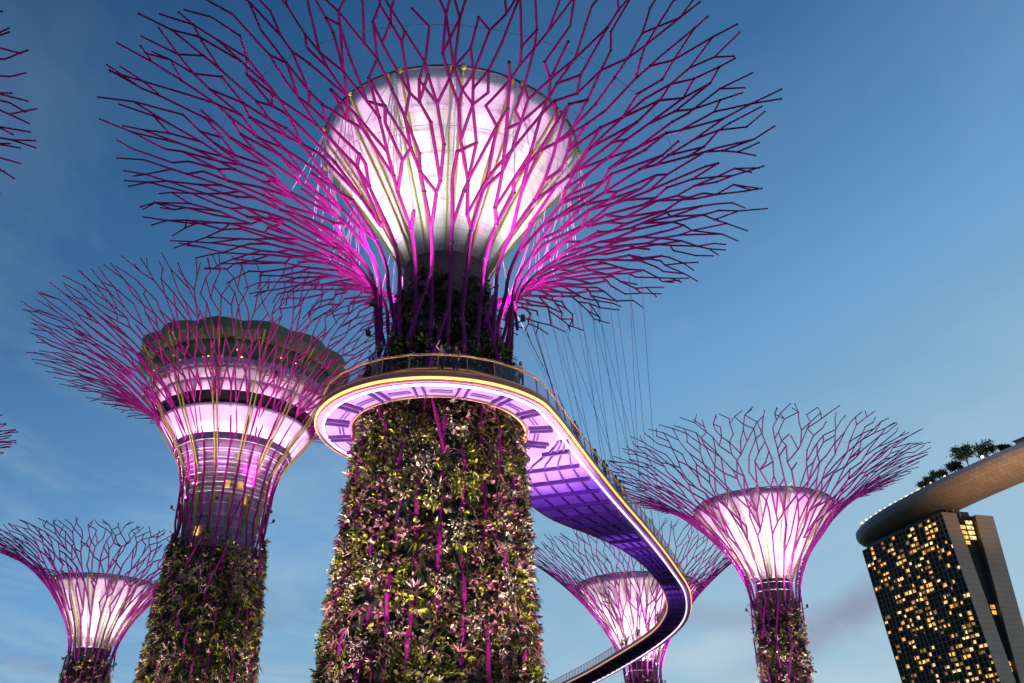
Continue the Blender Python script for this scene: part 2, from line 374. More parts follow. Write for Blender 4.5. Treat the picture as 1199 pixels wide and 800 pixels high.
def plant_cover(parent, rfun, z0, z1, density, size, seed, pal, name='plant_cover', edge=1.0):
    """clusters of rosettes, bushy sprigs and drooping fronds over a trunk"""
    g = np.random.default_rng(seed)
    area = 2 * PI * rfun((z0 + z1) / 2) * (z1 - z0); n = int(area * density)
    th = g.uniform(0, 2 * PI, n); z = g.uniform(z0, z1, n)
    # planting panels: each panel has a favourite plant
    pk = (np.floor(th / (2 * PI) * 22) * 131 + np.floor(z / 2.5 + np.floor(th / (2 * PI) * 22) * .37) * 17).astype(int)
    kindp = np.array([np.random.default_rng(abs(int(k)) + seed).integers(0, 10) for k in np.unique(pk)]); mp_ = dict(zip(np.unique(pk), kindp))
    kp = np.array([mp_[k] for k in pk]); rnd = g.uniform(0, 1, n)
    own = g.integers(0, 10, n); kp = np.where(rnd < .28, own, kp)
    keep = g.uniform(0, 1, n) < np.where(kp == 9, .12, np.where(kp == 8, .45, 1.0))
    keep &= z < z1 - 1.0 + .7 * np.sin(th * 5 + seed) + .5 * np.sin(th * 11)
    th, z, kp = th[keep], z[keep], kp[keep]; n = len(th)
    r = np.array([rfun(q) for q in z]) + (g.uniform(-.06, .10, n) + .34 * g.uniform(0, 1, n) ** 3) * edge * max(1, size)
    nor = np.stack([np.cos(th), np.sin(th), np.full(n, .35)], 1); nor = nrm(nor)
    pos = np.stack([r * np.cos(th), r * np.sin(th), z], 1)
    nl = np.choose(np.minimum(kp // 3, 3), [10, 9, 7, 8])
    idx = np.repeat(np.arange(n), nl); m = len(idx)
    style = kp[idx] // 3          # 0 sprig, 1 rosette, 2 frond, 3 mixed
    d = g.normal(size=(m, 3)) * np.where(style == 1, .75, .9)[:, None] + nor[idx] * np.where(style == 2, .7, .95)[:, None]
    d[:, 2] += np.where(style == 1, .25, .0); d = nrm(d)
    side = nrm(np.cross(d, g.normal(size=(m, 3))))
    cs = g.uniform(.6, 1.35, n)[idx] * size
    ln = cs * np.choose(np.minimum(style, 3), [.24, .42, .50, .34]) * g.uniform(.7, 1.2, m)
    wd = ln * np.choose(np.minimum(style, 3), [.55, .20, .16, .42])
    base = pos[idx] + g.normal(size=(m, 3)) * np.where(style == 0, .13, .03)[:, None] * size
    palm = g.choice(6, size=(10,), p=pal); palm[:6] = g.permutation([0, 2, 1, 3, 4, 5])
    cm = np.where(g.uniform(0, 1, n) < .5, palm[kp % 10], g.choice(6, size=n, p=pal))
    return leaf_mesh(name, base, d, side, ln, wd, np.choose(np.minimum(style, 3), [.25, .35, 1.2, .5]), cm[idx], LEAFM, parent)
def rosette_mesh(seed, size, mats):
    g = np.random.default_rng(seed); m = 22
    a = g.uniform(0, 2 * PI, m); el = g.uniform(.15, 1.2, m)
    d = np.stack([np.cos(a) * np.cos(el), np.sin(a) * np.cos(el), np.sin(el)], 1)
    side = nrm(np.cross(d, np.array([[0, 0, 1.]])) + g.normal(size=(m, 3)) * .1)
    ln = g.uniform(.7, 1.1, m) * size
    return leaf_mesh('bromeliad', d * .04, d, side, ln, ln * .17, np.full(m, .0), np.where(el > .85, 1, 0), mats, None)
ROS = [rosette_mesh(i, .62, mm) for i, mm in enumerate([[M['leafD'], M['leafE']], [M['leafB'], M['leafC']], [M['leafE'], M['leafD']], [M['leafF'], M['leafD']]])]

# ------------------------------------------------------------------ steel trees
def make_branches(root, g, Nn, prof, rneck, zneck, zbase, rtrunk, pr, pipe, fork=(2, 2), levels=None, seed=0):
    """ribs that rise along the trunk and fork into the canopy; one mesh per rib with everything that grows from it"""
    def P(th, s):
        r, z = prof(min(max(s, 0), 1.04)); return (r * math.cos(th), r * math.sin(th), z)
    cell = 2 * PI / Nn
    lv = levels or [(.0, 1), (.14, 1), (.25, 1), (.33, 2), (.43, 2), (.52, 2.8), (.59, 2.8), (.655, 3.7), (.72, 3.7), (.78, 4.3), (.84, 4.3), (.895, 4.3), (.95, 4.3)]
    wrap = lambda q: ((q + PI) % (2 * PI)) - PI
    nodes = [[dict(th=i * cell + g.uniform(-.06, .06) * cell, s=0, own=i) for i in range(Nn)]]
    segs = [[] for _ in range(Nn)]
    for k in range(1, len(lv)):
        s0, mult = lv[k]; prev = nodes[-1]; new = []; seen = set()
        ds = lv[k][0] - lv[k - 1][0]
        def link(a, b):
            key = (id(a), id(b))
            if key in seen: return
            seen.add(key); segs[a['own']].append((a, b, k)); a['ch'] = a.get('ch', 0) + 1
        if mult == 1:
            for a in prev:
                b = dict(th=a['th'] + g.uniform(-.05, .05) * cell, s=s0 + g.uniform(-.05, .05), own=a['own']); new.append(b); link(a, b)
        elif lv[k - 1][1] == 1:                                 # the first fork: a main member and an arm leaving it
            for a in prev:
                sd = 1 if g.random() < .5 else -1; c = cell / 2
                for f, dz in ((sd * g.uniform(.12, .38), .04), (-sd * g.uniform(.58, .8), -.02)):
                    b = dict(th=a['th'] + f * c, s=s0 + dz + g.uniform(-.045, .045), own=a['own']); new.append(b); link(a, b)
        else:
            n_ = int(round(Nn * mult)); c = 2 * PI / n_; o = (o + c * .5) if n_ == len(prev) and k > 4 else g.uniform(0, c)
            for i in range(n_):
                th = o + (i + g.uniform(-.34, .34)) * c; ss = s0 + g.uniform(-.6, .6) * ds
                pr2 = sorted(prev, key=lambda q: abs(wrap(q['th'] - th)))[:3]
                a = pr2[0] if g.random() < .74 else pr2[1]
                if a.get('ch', 0) >= 2: a = pr2[1]
                if a['s'] > ss - .025: ss = a['s'] + .04
                b = dict(th=th, s=ss, own=a['own']); new.append(b); link(a, b)
                if g.random() < (.52 if k < len(lv) - 2 else .42):
                    a2 = pr2[1] if a is pr2[0] else pr2[0]
                    if a2['s'] < ss - .02: link(a2, b)
            for a in prev:                                      # few members simply stop
                if not a.get('ch') and g.random() < .8:
                    b = min(new, key=lambda q: abs(wrap(q['th'] - a['th'])))
                    if b['s'] > a['s'] + .01: link(a, b)
        nodes.append(new)
    # short forked tips
    for b in nodes[-1]:
        for _ in range(int(g.integers(0, 2)) + 1):
            e_ = dict(th=b['th'] + g.uniform(-.7, .7) * 2 * PI / (Nn * 3.8), s=b['s'] + g.uniform(.03, .075), own=b['own']); segs[b['own']].append((b, e_, len(lv)))
    nl = len(lv)
    rad = lambda k: pr * (1.0 - .60 * min(1, k / nl))
    for i in range(Nn):
        mb = MB(); th = nodes[0][i]['th']
        # rib along the trunk
        zs = np.linspace(zbase, zneck, 14); tw = g.uniform(-.25, .25) * cell
        bz = [rtrunk(z) - .50 + .30 * math.sin(z * .9 + i * 2.3) for z in zs]
        pts = [(bz_ * math.cos(th + tw * (zneck - z) / (zneck - zbase)), bz_ * math.sin(th + tw * (zneck - z) / (zneck - zbase)), z) for z, bz_ in zip(zs, bz)]
        r0 = prof(0)[0]
        pts[-1] = P(th, 0); mb.poly(pts, pr * .98, 6)
        if g.random() < .55:                                   # diagonal brace to the next rib
            z1 = g.uniform(.3, .75) * zneck + .25 * zneck; z2 = z1 + g.uniform(3, 5); t2 = th + cell * (1 if g.random() < .5 else -1)
            z2 = min(z2, zneck)
            mb.tube(((rtrunk(z1) + .1) * math.cos(th), (rtrunk(z1) + .1) * math.sin(th), z1), ((rtrunk(z2) + .1) * math.cos(t2), (rtrunk(z2) + .1) * math.sin(t2), z2), pr * .75)
        for a, b, k in segs[i]:
            pa, pb = P(a['th'], a['s']), P(b['th'], b['s'])
            if k <= 2:                                          # long members follow the curve
                q = [P(a['th'] + (b['th'] - a['th']) * f, a['s'] + (b['s'] - a['s']) * f) for f in (0, .33, .67, 1)]
                for u_, v_ in zip(q, q[1:]): mb.tube(u_, v_, rad(k - 1), rad(k - 1) * .97, 6, False)
            else: mb.tube(pa, pb, rad(k - 1), rad(k) , 6, k >= nl - 1)
            mb.ball(pb, rad(k) * (1.45 if g.random() < .45 else 1.05), 5, 1 if g.random() < .5 else 0)
        mb.build('branch', [pipe, M['clamp']], root)
    return nodes, P

def profile(r0, z0, Rr, H, fm=74, ex=1.0):
    f = R(fm)
    def p(s):
        ph = s * f; return (r0 + (Rr - r0) * ((1 - math.cos(ph)) / (1 - math.cos(f))) ** ex, z0 + (H - z0) * math.sin(ph) / math.sin(f))
    return p
def hoop(root, r, z, th=.03, m='hoop', n=72):
    mb = MB(); mb.poly([(r * math.cos(2 * PI * k / n), r * math.sin(2 * PI * k / n), z) for k in range(n)], th, 5, True); return mb.build('hoop', M[m], root)
def lamp_fixture(root, loc, ang):
    d = np.array((math.cos(ang), math.sin(ang), 0)); mb = MB(); ax = ((-d[1], d[0], 0), tuple(d), (0, 0, 1))
    mb.box(np.array(loc) - (0, 0, .3), (.16, .12, .16), ax); mb.tube(np.array(loc) - (0, 0, .46), np.array(loc) - (0, 0, .7) - d * .7, .04)
    o = mb.build('floodlight', M['metal'], root); l = MB(); l.box(np.array(loc) - (0, 0, .135), (.12, .09, .004), ax); l.build('lens', M['lens'], o)

WHITE = (1, .93, .95); MAG = (1, .05, .72)
def steel_tree(name, x, y, label, seed, H, Rr, r0, zneck, cup, rbase, ztop_plants, Nn=24, pr=.13, pipe='pipe', lit=1.0, mag=1.0, dens=7, psize=1.0, trunk_light=1.0, nlights=8, pal=(.30, .13, .25, .12, .12, .08), visible=True, stays=True, rot=0, fm=74, coretop=None, hoops=(), lil=.55, ex=1.0):
    """cup = list of (r,z) profile, or None for a custom head"""
    root = empty(name, (x, y, 0), rot); tag(root, label, 'steel tree', 'glowing steel trees of the garden')
    g = np.random.default_rng(seed)
    rt = lambda z: r0 + (rbase - r0) * max(0, (1 - z / zneck)) ** 1.05
    prof = profile(r0, zneck, Rr, H, fm, ex)
    nodes, P = make_branches(root, g, Nn, prof, r0, zneck, 0, rt, pr, M[pipe], seed=seed)
    # trunk: planted drum, then the bare core
    zt = ztop_plants
    lathe('planting_drum', [(rt(z) - .60, z) for z in np.linspace(0, zt - 1.3, 12)] + [(rt(zt) - 1.2, zt - 1.1)], M['soil'], root, 48)
    rc = cup[0][0]
    lathe('trunk_core', [(rc + .25, zt - 2.5), (rc + .12, (zt + cup[0][1]) / 2), (rc + .02, cup[0][1] + .05)], M['core'], root, 40)
    if dens: plant_cover(root, lambda z: rt(z) - .50, 0.3, zt, dens, psize, seed + 50, pal)
    # cup
    z0, z1 = cup[0][1], cup[-1][1]; zl = z0 + (z1 - z0) * (1 - lil * .5)
    cp = MB()
    pr_ = lambda z: float(np.interp(z, [c[1] for c in cup], [c[0] for c in cup]))
    zz = np.linspace(z0, z1, 15); sp_ = [(pr_(z), z) for z in zz]
    body = lathe('cup', sp_, [M['cup'], M['cup_top']], root, 72, True, 48, 14, [0 if z < zl else 1 for z in zz[:-1]], .14)
    nr = 14
    for k in range(nr):
        a = 2 * PI * (k + .5) / nr + .1; rb = MB()
        for da in (-.075, .075):
            pts = [((r_ + .14) * math.cos(a + da * r_ ** -.25), (r_ + .14) * math.sin(a + da * r_ ** -.25), z) for r_, z in sp_[::2]]
            rb.poly(pts, pr * .6, 4)
        rb.ball(pts[-1], .22, 5); rb.build('rib', M['rib'], body)
    lathe('rim_ring', [(cup[-1][0] + .02, z1), (cup[-1][0] + .10, z1 + .04), (cup[-1][0] + .10, z1 + .14), (cup[-1][0] + .02, z1 + .18)], M['metal'], root, 72)
    for hz in np.linspace(z0 + .4, z0 + (z1 - z0) * .8, 7):
        hoop(root, pr_(hz) + .10, hz, .018, 'hoop')
    for s in hoops:
        r_, z = prof(s); hoop(root, r_ - .1, z, pr * .24)
    if stays:
        tips = nodes[3] + nodes[4] + nodes[5]
        for k in range(nr):
            a = 2 * PI * (k + .5) / nr + .1; p0 = (cup[-1][0] * math.cos(a), cup[-1][0] * math.sin(a), z1 + .1); mb = MB()
            near = sorted(tips, key=lambda q: abs(((q['th'] - a + PI) % (2 * PI)) - PI))[:7]
            for q in near[::1]: mb.tube(p0, P(q['th'], q['s']), pr * .25, None, 4)
            mb.build('stay_cable', M['cable'], root)
        web = MB()                                             # faint web of cables between outer branches
        for s in (.55, .68, .80):
            pts = [P(2 * PI * k / 96, s) for k in range(96)]; web.poly([(p[0] * .97, p[1] * .97, p[2] + .25) for p in pts], pr * .10, 4, True)
        web.build('cable_web', M['wire'], root)
    # lamps: cup floods on the branch ring, magenta floods at the neck
    for k in range(nlights):
        a = 2 * PI * (k + .5) / nlights + .2
        c, s = math.cos(a), math.sin(a)
        if visible:
            lp = ((r0 + .6) * c, (r0 + .6) * s, zneck - .8); lamp_fixture(root, lp, a)
            zm = z0 + (z1 - z0) * .8; spot(lp, (pr_(zm) * .97 * c, pr_(zm) * .97 * s, zm), 5600 * lit * 8 / nlights, WHITE, 74, 1, root, .6)
        if k % 2 == 0 or nlights < 6:
            lp = ((rc + .5) * c, (rc + .5) * s, zneck + 2.0)
            rr_, zr = prof(.62); spot(lp, (rr_ * c, rr_ * s, zr + .5), 8500 * mag * 8 / nlights, MAG, 105, .9, root)
        ro, zo = r0 + 2.6, zneck - 5.5
        spot((ro * c, ro * s, zo), (prof(.6)[0] * c, prof(.6)[0] * s, prof(.6)[1]), 4300 * mag * 8 / nlights, MAG, 62, 1, root)
    if trunk_light:
        for k in range(8):
            a = 2 * PI * (k + .3) / 8; q = rbase + 7
            spot((q * math.cos(a), q * math.sin(a), .6), (r0 * .9 * math.cos(a), r0 * .9 * math.sin(a), zneck * .66), 27000 * trunk_light, (1, .76, .84) if k % 2 else (1, .84, .68), 54, 1, root, .3)
    return root, prof, nodes, P

main, mprof, mnodes, mP = steel_tree('steel_tree', -4.1, 47.9, 'large white-cupped steel tree with planted trunk inside the walkway loop', 11, 38.9, 20.5, 4.25, 29.8,
    [(2.6, 32.4), (3.05, 33.4), (3.9, 34.9), (4.95, 36.6), (6.2, 38.4), (7.5, 40.2), (8.5, 41.5)], 6.35, 26.6, 26, .125, dens=19, psize=.92, trunk_light=1.0)
plant_cover(main, lambda z: 2.85 - .05 * (z - 25), 24.5, 31.6, 26, .9, 5, (.34, .06, .28, .10, .08, .14), 'core_foliage')
for k in range(90):                                             # large bromeliads on the planted face
    a = random.uniform(PI, 2 * PI); z = random.uniform(8, 26.5); r_ = 4.25 + 2.1 * (1 - z / 30) - .36
    o = inst(ROS[random.choice((0, 0, 1, 2, 2, 3))], main, (r_ * math.cos(a), r_ * math.sin(a), z)); n_ = Vector((math.cos(a), math.sin(a), .5))
    o.rotation_euler = n_.to_track_quat('Z', 'Y').to_euler(); o.scale = (random.uniform(.45, 1.0),) * 3
def shrub_mesh(seed, m_):
    g = np.random.default_rng(seed); n = 150; b = g.normal(size=(n, 3)) * np.array((.26, .40, .16)); b[:, 2] = np.abs(b[:, 2]) + .1; d = nrm(b * .6 + g.normal(size=(n, 3)) * .4)
    return leaf_mesh('shrub', b, d, nrm(np.cross(d, g.normal(size=(n, 3)))), g.uniform(.10, .22, n), g.uniform(.06, .12, n), np.full(n, .3), g.choice(2, size=n, p=(.75, .25)), [M[m_], M['leafC']], None)
SHR = [shrub_mesh(k, m_) for k, m_ in enumerate(('leafB', 'leafB', 'leafE', 'leafC', 'leafA'))]
for k in range(70):
    a = random.uniform(PI * .95, 2.05 * PI); z = random.uniform(7.5, 25.5); r_ = 4.25 + 2.1 * (1 - z / 30) - .42
    o = inst(random.choice(SHR), main, (r_ * math.cos(a), r_ * math.sin(a), z)); n_ = Vector((math.cos(a), math.sin(a), .1)); o.rotation_euler = n_.to_track_quat('Z', 'Y').to_euler(); o.scale = (random.uniform(.7, 1.2), random.uniform(.7, 1.5), 1)
for o in SHR: bpy.data.objects.remove(o)
for o in ROS: bpy.data.objects.remove(o)

# the tall observation tree: its head is a stack of lit bands, glazing and a scalloped roof
def observation_tree():
    x, y, H, Rr, r0, zn = -31.2, 95, 49.6, 23.2, 4.8, 33.0
    root = empty('steel_tree', (x, y, 0)); tag(root, 'tall steel tree with green-glazed observation deck and two glowing pink bands', 'steel tree', 'glowing steel trees of the garden')
    g = np.random.default_rng(23); rt = lambda z: r0 + 1.75 * max(0, 1 - z / zn) ** .9
    prof = profile(r0, zn, Rr, H, 74)
    nodes, P = make_branches(root, g, 28, prof, r0, zn, 0, rt, .12, M['pipe'])
    lathe('planting_drum', [(rt(z) - .65, z) for z in np.linspace(0, 27.2, 10)] + [(3.6, 27.3)], M['soil'], root, 48)
    plant_cover(root, lambda z: rt(z) - .55, .3, 29.2, 11, 1.1, 71, (.24, .22, .22, .12, .12, .08))
    lathe('neck_glazing', [(3.7, 26.5), (3.7, 30.5), (3.9, 33), (4.5, 35.2), (5.6, 37.6), (6.4, 38.9)], M['neckglass'], root, 56, True, 28, 5)
    lathe('pink_band', [(6.4, 38.9), (7.2, 40.1), (8.0, 41.2), (8.25, 41.5)], M['band'], root, 72, True, 36, 3)
    lathe('dark_gap', [(8.0, 41.5), (8.3, 42.0), (8.8, 42.7)], M['metal'], root, 72)
    lathe('pink_band', [(8.85, 42.7), (9.4, 43.5), (9.5, 43.8)], M['band'], root, 72, True, 36, 2)
    lathe('balcony_band', [(9.5, 43.8), (9.75, 44.8), (9.95, 45.0)], M['cup_top'], root, 72, True, 36, 2)
    lathe('balcony_rail', [(10.05, 45.0), (10.15, 45.9)], M['neckglass'], root, 72)
    gl = lathe('deck_glazing', [(9.0, 45.1), (9.6, 46.6), (10.4, 48.2)], M['greenglass'], root, 72, True, 36, 3)
    rf = lathe('scalloped_roof', [(9.6, 47.9), (11.0, 48.1), (11.5, 48.8), (11.7, 49.7), (11.3, 49.9)], M['greenglass'], root, 112, False, 28, 4, scal=lambda t_, r, z: .06 * (abs(math.sin(t_ * 7)) - .5) * (z > 48.05))
    for k in range(14):
        a = 2 * PI * (k + .5) / 14; mb = MB()
        prf = [(3.8, 29), (4.1, 33), (4.7, 35.2), (5.8, 37.6), (6.7, 39), (8.3, 41.3), (9.1, 42.7), (9.7, 43.8), (10.2, 45), (10.6, 47), (11.9, 48.7)]
        for da in (-.025, .025): mb.poly([((r_ + .1) * math.cos(a + da), (r_ + .1) * math.sin(a + da), z) for r_, z in prf], .09, 4)
        mb.build('rib', M['rib'], root)
        fin = MB(); fin.tube((11.2 * math.cos(a), 11.2 * math.sin(a), 48.3), (11.95 * math.cos(a), 11.95 * math.sin(a), 50.0), .1); fin.tube((10 * math.cos(a), 10 * math.sin(a), 48.0), (11.5 * math.cos(a), 11.5 * math.sin(a), 48.5), .13); fin.build('roof_bracket', M['rib'], root)
    for k in range(14):
        a = 2 * PI * k / 14; point((10.9 * math.cos(a), 10.9 * math.sin(a), 47.3), 14, (.85, 1, .62), root, .5)  # unseen points outside the glazing, added to brighten the deck and roof
    for k in range(26):                                         # lamps of the bar behind the glazing
        a = PI + PI * (k + random.random() * .8) / 26; z = random.choice((45.7, 46.2, 46.9)); r_ = 9.0 + (z - 45.1) * .46 + .12; mb = MB(); mb.ball((r_ * math.cos(a), r_ * math.sin(a), z), random.uniform(.06, .13), 6); mb.build('deck_lamp', M['warm'], root)
    for a, z, hh in ((5.0, 33.9, .7), (5.32, 34.0, .6), (5.5, 32.6, .8), (4.35, 29.0, .8)):
        mb = MB(); d = np.array((math.cos(a), math.sin(a), 0)); r_ = float(np.interp(z, [28, 33, 35.2], [3.75, 3.95, 4.55])) + .1
        mb.box(d * r_ + np.array((0, 0, z)), (.26, .04, hh * .6), ((-d[1], d[0], 0), d, (0, 0, 1))); mb.build('lit_panel', M['win1'], root)
    for s in (.0, .045, .09, .14, .19, .25, .31): 
        r_, z = prof(s); hoop(root, r_ - .12, z, .05)
    for z in (29.5, 30.8, 32): hoop(root, 3.95, z, .035)
    for z, r_ in ((33.6, 4.2), (34.6, 4.45), (35.6, 4.85), (36.5, 5.25), (37.4, 5.7), (38.2, 6.15)): hoop(root, r_, z, .035)
    # planters with green tufts round the deck
    gg = np.random.default_rng(5)
    for ac in (.3, 1.1, 1.9, 2.8, 3.5, 4.1, 4.75, 5.35, 5.8):
        m = 130; a = ac + gg.normal(size=m) * .09
        b = np.stack([10.2 * np.cos(a), 10.2 * np.sin(a), gg.uniform(44.1, 45.2, m)], 1); d = nrm(np.stack([np.cos(a), np.sin(a), np.full(m, .2)], 1) + gg.normal(size=(m, 3)) * .6)
        leaf_mesh('balcony_foliage', b, d, nrm(np.cross(d, gg.normal(size=(m, 3)))), gg.uniform(.2, .5, m), gg.uniform(.06, .14, m), np.full(m, .8), gg.integers(0, 3, m), LEAFM, root)
    for k in range(10):
        a = 2 * PI * (k + .5) / 10 + .15; c, s = math.cos(a), math.sin(a)
        r_, z = r0 + .6, zn - .8; lamp_fixture(root, (r_ * c, r_ * s, z), a)
        spot((r_ * c, r_ * s, z), (8.3 * c, 8.3 * s, 42.2), 4200, (1, .66, .96), 70, 1, root, .35)
        if k % 2 == 0: spot(((r0 - .3) * c, (r0 - .3) * s, zn + .8), (15 * c, 15 * s, 43), 5200, MAG, 120, .8, root)
        spot(((r0 + 2.6) * c, (r0 + 2.6) * s, zn - 5.5), (prof(.45)[0] * c, prof(.45)[0] * s, prof(.45)[1]), 2300, MAG, 64, 1, root)
    for k in range(8):
        a = 2 * PI * (k + .3) / 8; spot((13 * math.cos(a), 13 * math.sin(a), .6), (4.4 * math.cos(a), 4.4 * math.sin(a), 22), 20000, (1, .84, .62), 62, .9, root, .3)
observation_tree()

def cup_like(r0, z0, r1, z1): return [(r0 + (r1 - r0) * f ** 1.15, z0 + (z1 - z0) * f) for f in (0, .1, .25, .45, .65, .85, 1)]
steel_tree('steel_tree', 30.1, 105, 'violet steel tree with bright white cup beside the boat-topped hotel', 31, 40.6, 18.9, 2.75, 25.2, cup_like(2.0, 27.0, 8.1, 35.6), 3.2, 25.0, 22, .115, 'pipe_far', lit=1.1, mag=1.0, ex=.8, dens=7, psize=1.2, pal=(.2, .1, .15, .22, .25, .08), hoops=(.02, .06, .1, .16, .22, .28), lil=.3, nlights=6)
steel_tree('steel_tree', 22.6, 165, 'most distant white-cupped steel tree seen behind the bend of the walkway', 41, 46.4, 19.4, 3.2, 25.5, cup_like(2.3, 27.5, 11.0, 40.6), 4.0, 25.0, 22, .14, 'pipe_far', lit=4.2, mag=1.3, ex=.8, fm=40, dens=4, psize=1.6, pal=(.2, .1, .15, .22, .25, .08), hoops=(.02, .1, .2, .3), lil=.2, nlights=6)
steel_tree('steel_tree', -60.1, 135, 'small pink-rimmed steel tree low behind the planted trunk of the observation tree', 51, 38.6, 16.6, 3.1, 24.2, cup_like(2.2, 24.6, 7.3, 33.7), 4.0, 24, 22, .135, 'pipe_far', lit=.6, mag=.4, ex=.8, dens=4, psize=1.5, hoops=(.02, .1), lil=.62, nlights=6, stays=False)
steel_tree('steel_tree', -50.2, 36.0, 'steel tree mostly out of view showing only high magenta twig tips', 61, 42.6, 20.6, 4.2, 29.0, cup_like(2.5, 31.5, 8.3, 40.5), 6.0, 27, 24, .14, dens=1.5, psize=1.6, lit=.5, mag=.5, nlights=4, stays=False, trunk_light=0)
steel_tree('steel_tree', -64.1, 80, 'steel tree mostly out of view showing a few lower purple twig tips', 73, 37.2, 14.2, 3.6, 25.0, cup_like(2.3, 26, 6.3, 34), 5.0, 24, 22, .13, dens=1.5, psize=1.6, lit=.5, mag=.5, nlights=4, stays=False, trunk_light=0)

# ------------------------------------------------------------------ walkway
ZT, ZB = 22.0, 21.55
CX, CY, RI, RO = -4.1, 47.55, 5.0, 6.8
def cr(pts, step=1.0):
    P_ = [np.array(p, float) for p in pts]; P_ = [2 * P_[0] - P_[1]] + P_ + [2 * P_[-1] - P_[-2]]; out = []
    for i in range(1, len(P_) - 2):
        n = max(2, int(np.linalg.norm(P_[i + 1] - P_[i]) / step))
        for k in range(n):
            t_ = k / n; a, b, c, d = P_[i - 1:i + 3]
            out.append(.5 * ((2 * b) + (c - a) * t_ + (2 * a - 5 * b + 4 * c - d) * t_ ** 2 + (3 * b - a - 3 * c + d) * t_ ** 3))
    out.append(P_[-2]); return out
def resample(pl, n):
    pl = np.array(pl); s = np.r_[0, np.cumsum(np.linalg.norm(np.diff(pl, axis=0), axis=1))]; q = np.linspace(0, s[-1], n)
    return np.stack([np.interp(q, s, pl[:, 0]), np.interp(q, s, pl[:, 1])], 1)
arc = lambda a0, a1, n, r: [(CX + r * math.cos(R(a)), CY + r * math.sin(R(a))) for a in np.linspace(a0, a1, n)]
A0 = -32
right = arc(A0, A0 + .1, 2, RO)[:1] + [(2.65, 46.4), (4.45, 51.6), (7.05, 58.8), (10.45, 67.7), (13.95, 77.6), (16.8, 87.0), (18.5, 98.5), (18.1, 110.4), (15.9, 126.5), (11.9, 146.6), (5, 168), (-8, 186), (-30, 199), (-62, 203)]
left = arc(A0, 62, 12, RO)[:-1] + [(.15, 57.0), (1.5, 60.6), (3.15, 63.9), (6.5, 67.9), (9.8, 73.2), (13.0, 81.2), (15.4, 90.5), (16.2, 98.0), (15.9, 107), (13.4, 122), (9.3, 142), (2.5, 166), (-9.5, 183), (-31, 196), (-62, 200)]
NS = 260
Rr_ = cr(right); Ll_ = cr(left)
# pair the two edges by forward distance so that the stations stay square to the walk
RR = resample(Rr_, NS); LL0 = resample(Ll_, 1400)
cut = np.linspace(0, 1, NS) ** 1.0
LL = []; j = 0
tanR = np.gradient(RR, axis=0)
for i in range(NS):
    n_ = np.array((-tanR[i][1], tanR[i][0])); n_ /= np.linalg.norm(n_)
    jj = range(j, min(1400, j + 60)); best = min(jj, key=lambda q: np.linalg.norm(LL0[q] - RR[i] - n_ * max(0, (LL0[q] - RR[i]) @ n_)) + .02 * np.linalg.norm(LL0[q] - RR[i]))
    if i == 0: best = 0
    j = best; LL.append(LL0[best])
LL = np.array(LL)
for _ in range(3): LL[2:-2] = (LL[1:-3] + 2 * LL[2:-2] + LL[3:-1]) / 4

sky_root = empty('curved_walkway', (0, 0, 0)); tag(sky_root, 'high curved walkway with violet underside looping round the big planted trunk', 'walkway')
def slab_strip(name, A, B, z0, z1, m, parent, inset=0):
    mb = MB(); rows = []
    for a, b in zip(A, B):
        a = np.array(a); b = np.array(b); d = b - a; L = np.linalg.norm(d)
        if L > .01: d = d / L
        k = min(inset, L * .45); a2 = a + d * k; b2 = b - d * k
        rows.append([(a2[0], a2[1], z0), (b2[0], b2[1], z0), (b2[0], b2[1], z1), (a2[0], a2[1], z1)])
    mb.sheet(rows, True); n = len(rows); mb.f += [(3, 2, 1, 0), tuple((n - 1) * 4 + q for q in range(4))]; mb.m += [0, 0]
    return mb.build(name, m, parent)
ring_o = arc(-215, 145, 97, RO); ring_i = arc(-215, 145, 97, RI)
slab_strip('ring_deck', ring_i, ring_o, ZB, ZT, M['deck'], sky_root)
slab_strip('ramp_deck', LL[:], RR[:], ZB - .006, ZT - .004, M['ramp'], sky_root)
# radial beam pairs below the ring, chords between them
for k in range(17):
    a = -215 + 22.5 * k + 6
    for da in (-2.2, 2.2):
        mb = MB(); c, s = math.cos(R(a)), math.sin(R(a)); tx, ty = -s, c; off = R(da) * 6
        mb.box((CX + 5.75 * c + tx * off, CY + 5.75 * s + ty * off, ZB - .11), (.66, .035, .10), ((c, s, 0), (tx, ty, 0), (0, 0, 1))); mb.build('ring_beam', M['beam'], sky_root)
    if k < 16:
        mb = MB(); a1 = R(a + 5); a2 = R(a + 17.5)
        for rr in (5.45, 5.65):
            mb.tube((CX + rr * math.cos(a1), CY + rr * math.sin(a1), ZB - .05), (CX + rr * math.cos(a2), CY + rr * math.sin(a2), ZB - .05), .045, None, 4)
        mb.build('ring_purlin', M['beam'], sky_root)
# ramp: cross beams and stringers
step = 3
for i in range(5, NS - 2, step):
    a, b = LL[i], RR[i]; L = np.linalg.norm(b - a)
    if L < .8: continue
    d = (b - a) / L; c = (a + b) / 2; mb = MB()
    c = c - d * .25; mb.box((c[0], c[1], ZB - .13), (L / 2 - .34, .06 if i % 2 else .09, .12), ((d[0], d[1], 0), (-d[1], d[0], 0), (0, 0, 1))); mb.build('cross_beam', M['beam'], sky_root)
for f in (.22, .42, .60, .78):
    mb = MB(); pts = [(a[0] + (b[0] - a[0]) * f, a[1] + (b[1] - a[1]) * f, ZB - .08) for a, b in zip(LL[6:], RR[6:])]; mb.poly(pts, .07, 4); mb.build('stringer', M['beam'], sky_root)
